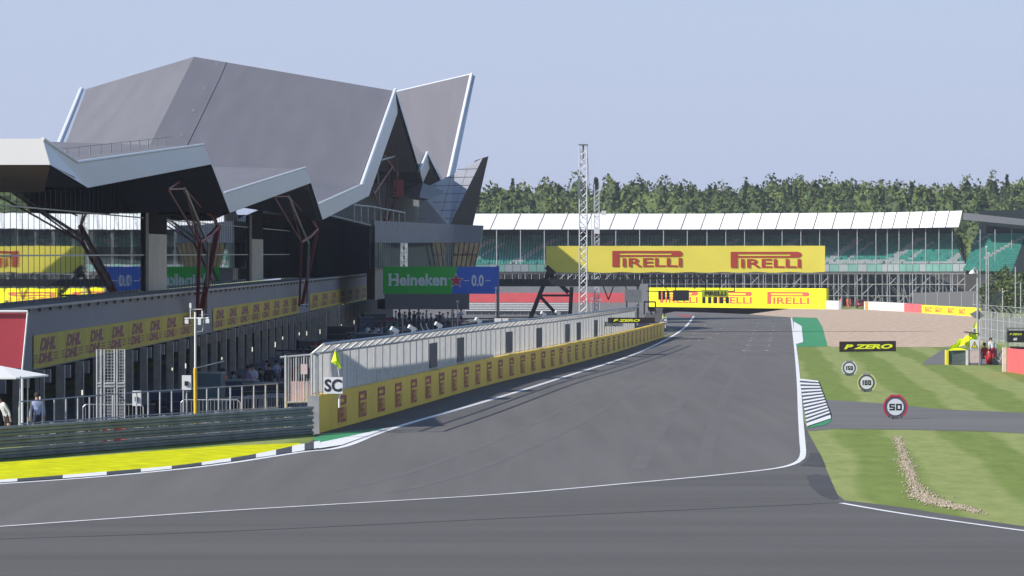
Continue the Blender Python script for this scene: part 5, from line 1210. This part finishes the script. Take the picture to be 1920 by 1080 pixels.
# lamp post with curved head
d = 345; o = local('street_lamp', 'tall grey lamp post with hooked white lamp head left of the twin poles', 'street lamp', W(1833,0,d)*Vector((1,1,0)))
m_ = MB(); m_.path([W(1833,640,d)*Vector((1,1,0)), W(1833,509,d), W(1831.5,505,d), W(1829,503,d), W(1826,504,d), W(1824,508,d)], .09, 8); rel(m_, o).build('post', steel, o)
m_ = MB(); c = W(1823.5,509.5,d); m_.lathe((c.x,c.y,c.z), [(.05,.15),(.12,.1),(.28,-.1),(.30,-.16),(0,-.18)], 12); rel(m_, o).build('lamp_head', white, o, smooth=True)
m_ = MB(); m_.prism([W(1817,589,d), W(1833,581,d), W(1846,592,d), W(1834,600,d)], (0,.15,0)); rel(m_, o).build('panel', mat('grey_flap', (.2,.2,.21), .6), o)
for px, yt, lb in ((1849.5,463,'taller of the twin grey poles at the right'),(1853.5,475,'shorter of the twin grey poles at the right')): 
    o = local('pole', lb, 'pole', W(px,0,345)*Vector((1,1,0)), group='poles in the pit area'); m_ = MB(); H = CH-(yt-HY)*345/FL; m_.tube((0,0,0),(0,0,H),.055); m_.build('shaft', steel, o); m_ = MB(); m_.box((0,0,H+.02),(.16,.16,.1)); m_.build('cap', white, o)
for px, yt, lb in ((1880,540,'thin grey pole right of the tilted screen'),(1904,500,'tall thin pole nearest the right edge'),(1914,530,'short thin pole at the right edge')):
    o = local('pole', lb, 'pole', W(px,0,380)*Vector((1,1,0)), group='poles in the pit area'); m_ = MB(); H = CH-(yt-HY)*380/FL; m_.tube((0,0,0),(0,0,H),.06); m_.build('shaft', steel, o)
# tilted screen
o = local('tilted_screen', 'large tilted grey panel on a frame behind the right catch fence', 'screen', W(1865,0,372)*Vector((1,1,0)))
m_ = MB(); m_.prism([W(1855,573,372), W(1866,543,372), W(1874,551,374), W(1864,581,374)], (.35,.6,-.1)); rel(m_, o).build('panel', mat('screen_back', (.17,.17,.18), .6), o)
m_ = MB(); m_.tube(W(1867,565,373), W(1867,640,373)*Vector((1,1,0)), .09); m_.tube(W(1870,560,373), W(1884,545,373), .05); rel(m_, o).build('stand', steeld, o)
# catch fence on the right
o = local('catch_fence', 'grey catch fence with bent tops on the right behind the marshal post', 'fence', W(1850,0,372)*Vector((1,1,0)))
prev = None; m2 = MB()
for k in range(12):
    px = 1838+k*11; d = 368-k*5; b = W(px,0,d)*Vector((1,1,0)); z_ = 2.55
    m_ = MB(); m_.path([b, b+Vector((0,0,z_)), b+Vector((-.62,-.1,3.15))], .05, 6); rel(m_, o).build('post', steel, o)
    if prev is not None:
        for q in range(9): c = prev.lerp(b, q/9); m2.tube(c, c+Vector((0,0,z_)), .012, 3)
        for zz in (.3,1.1,1.9,2.55): m2.tube(prev+Vector((0,0,zz)), b+Vector((0,0,zz)), .015, 4)
        m2.tube(prev+Vector((-.62,-.1,3.15)), b+Vector((-.62,-.1,3.15)), .015, 4)
    prev = b
rel(m2, o).build('wire_mesh', MATS['mesh_wire'], o)
m_ = MB(); b0 = W(1845,0,366)*Vector((1,1,0)); m_.prism([b0+Vector((0,2,0)), b0+Vector((9,-8,0)), b0+Vector((9,-8,2.0)), b0+Vector((0,2,2.0))], (.1,.1,0)); rel(m_, o).build('backing_sheet', mat('sheet_grey', (.12,.125,.13), .8, var=.2), o)
# dark desk with lime lettering
d = 300; o = local('timing_desk', 'black desk with small lime lettering and pale figures near the right edge', 'desk', W(1905,0,d)*Vector((1,1,0)))
P = Plane(W(1890,642,d), (1,0,0), (0,0,1), .02); s_ = d/FL; U = lambda v: v*s_; Z0 = W(0,642,d).z
m_ = MB(); m_.prism([P.p(0,-Z0*0-.0,0),P.p(U(40),0,0),P.p(U(40),U(22),0),P.p(0,U(22),0)], (0,.8,0)); rel(m_, o).build('front', blackm, o)
m_ = MB(); m_.prism([P.p(U(-3),U(25),.1),P.p(U(42),U(25),.1),P.p(U(42),U(27.5),.1),P.p(U(-3),U(27.5),.1)], (0,1.0,0)); rel(m_, o).build('top', steeld, o)
m_ = MB(); P.text(m_, 'P ZERO', U(3), U(13.5), U(26), U(17), .03, .2); rel(m_, o).build('lettering', MATS['lime_letter'], o)
m_ = MB(); P.text(m_, '60', U(10), U(3.5), U(17), U(9), .05); rel(m_, o).build('figures', white, o)
for px in (1,36): m_ = MB(); m_.tube(P.p(U(px),U(26),-.4), P.p(U(px),U(26),-.4)*Vector((1,1,0)), .04); rel(m_, o).build('leg', steeld, o)
for k, px in enumerate((1902,1908,1914)):
    m_ = MB(); m_.tube((0,0,0),(0,0,.75),.03 if k else .04); m_.box((0,0,.8),(.12,.1,.12)); m_.build('antenna', white, origin=W(px,615,d+.4), label=['left','middle','right'][k]+' of three thin white antennas on the black desk', cat='antenna', group='antennas on the black desk')
# vehicle parked behind the far gap
d = 735; o = local('parked_car', 'dark red car parked behind the gap in the far walls', 'car', W(1617,0,d)*Vector((1,1,0))); s_ = d/FL
m_ = MB(); pr = [(-.95,.35),(-.95,.95),(-.8,1.05),(-.62,1.55),(.62,1.55),(.8,1.05),(.95,.95),(.95,.35)]
m_.prism([(x,0,z) for x, z in pr], (0,4.0,0)); m_.build('body', mat('car_red', (.22,.02,.03), .35), o)
m_ = MB(); m_.face([(-.72,-.02,1.08),(.72,-.02,1.08),(.56,-.02,1.48),(-.56,-.02,1.48)]); m_.build('window', blackm, o)
for sx_ in (-1,1):
    m_ = MB(); m_.tube((sx_*.95,.7,.33),(sx_*.75,.7,.33),.33,14); m_.build('wheel', blackm, o); m_ = MB(); m_.box((sx_*.68,-.03,.8),(.3,.05,.14)); m_.build('headlight', white, o)
# yellow crane arm above the yellow wall
d = 800; o = local('digger', 'grey and yellow recovery vehicle arm behind the tall yellow wall', 'vehicle', W(1440,0,d)*Vector((1,1,0)))
m_ = MB(); m_.prism([W(1421,545,d), W(1438,545,d), W(1437,523,d), W(1424,521,d)], (0,2,0)); m_.prism([W(1421,0,d)*Vector((1,1,0)), W(1438,0,d)*Vector((1,1,0)), W(1438,545,d), W(1421,545,d)], (0,2,0)); rel(m_, o).build('cab', mat('cab_grey', (.14,.13,.14), .6), o)
m_ = MB(); m_.prism([W(1433,531,d-.2), W(1434,528,d-.2), W(1454,528,d-.2), W(1458,535,d-.2), W(1467,538,d-.2), W(1466,541,d-.2), W(1456,541,d-.2), W(1450,533,d-.2)], (0,.6,0)); rel(m_, o).build('arm', mat('arm_yellow', (.8,.6,.05), .5), o)
# cable across the track (its thin shadow falls near the start line)
# rubber laid on the tarmac: faint tyre marks along the racing line
rub = mat('rubbered_asphalt', (.147,.139,.133), .75, var=.08, scale=.5, spec=.12)
tm = MB(); rt = random.Random(11)
mk = [0]
def mark(pts, wd_=.22, gap=1.5):
    c = cat_rom([G(*q) for q in pts], 10); mk[0] += 1; ribbon(tm, c, wd_, .0112+mk[0]*.0007); ribbon(tm, [p+Vector((gap,.0,0)) for p in c], wd_, .01155+mk[0]*.0007)
mark([(1195,882),(1235,810),(1300,720),(1360,650),(1400,612)], .45, 1.9)
mark([(610,925),(800,875),(1010,790),(1180,700),(1290,640)], .3, 1.7)
tm.build('rubber_mark', rub, kind='structure')
# ------------------------------------------------------------------ summer haze
hz = bpy.data.materials.new('haze'); hz.use_nodes = True; n = hz.node_tree.nodes; n.remove(n['Principled BSDF'])
pv = n.new('ShaderNodeVolumePrincipled'); pv.inputs['Color'].default_value = (.86,.90,1,1); pv.inputs['Density'].default_value = .00012; pv.inputs['Anisotropy'].default_value = .2
hz.node_tree.links.new(pv.outputs[0], n['Material Output'].inputs['Volume'])
hm = MB(); hm.box((0,900,21), (6000,3600,47)); hm.build('haze', hz, kind='stuff', label='thin pale summer haze over the circuit', cat='haze')
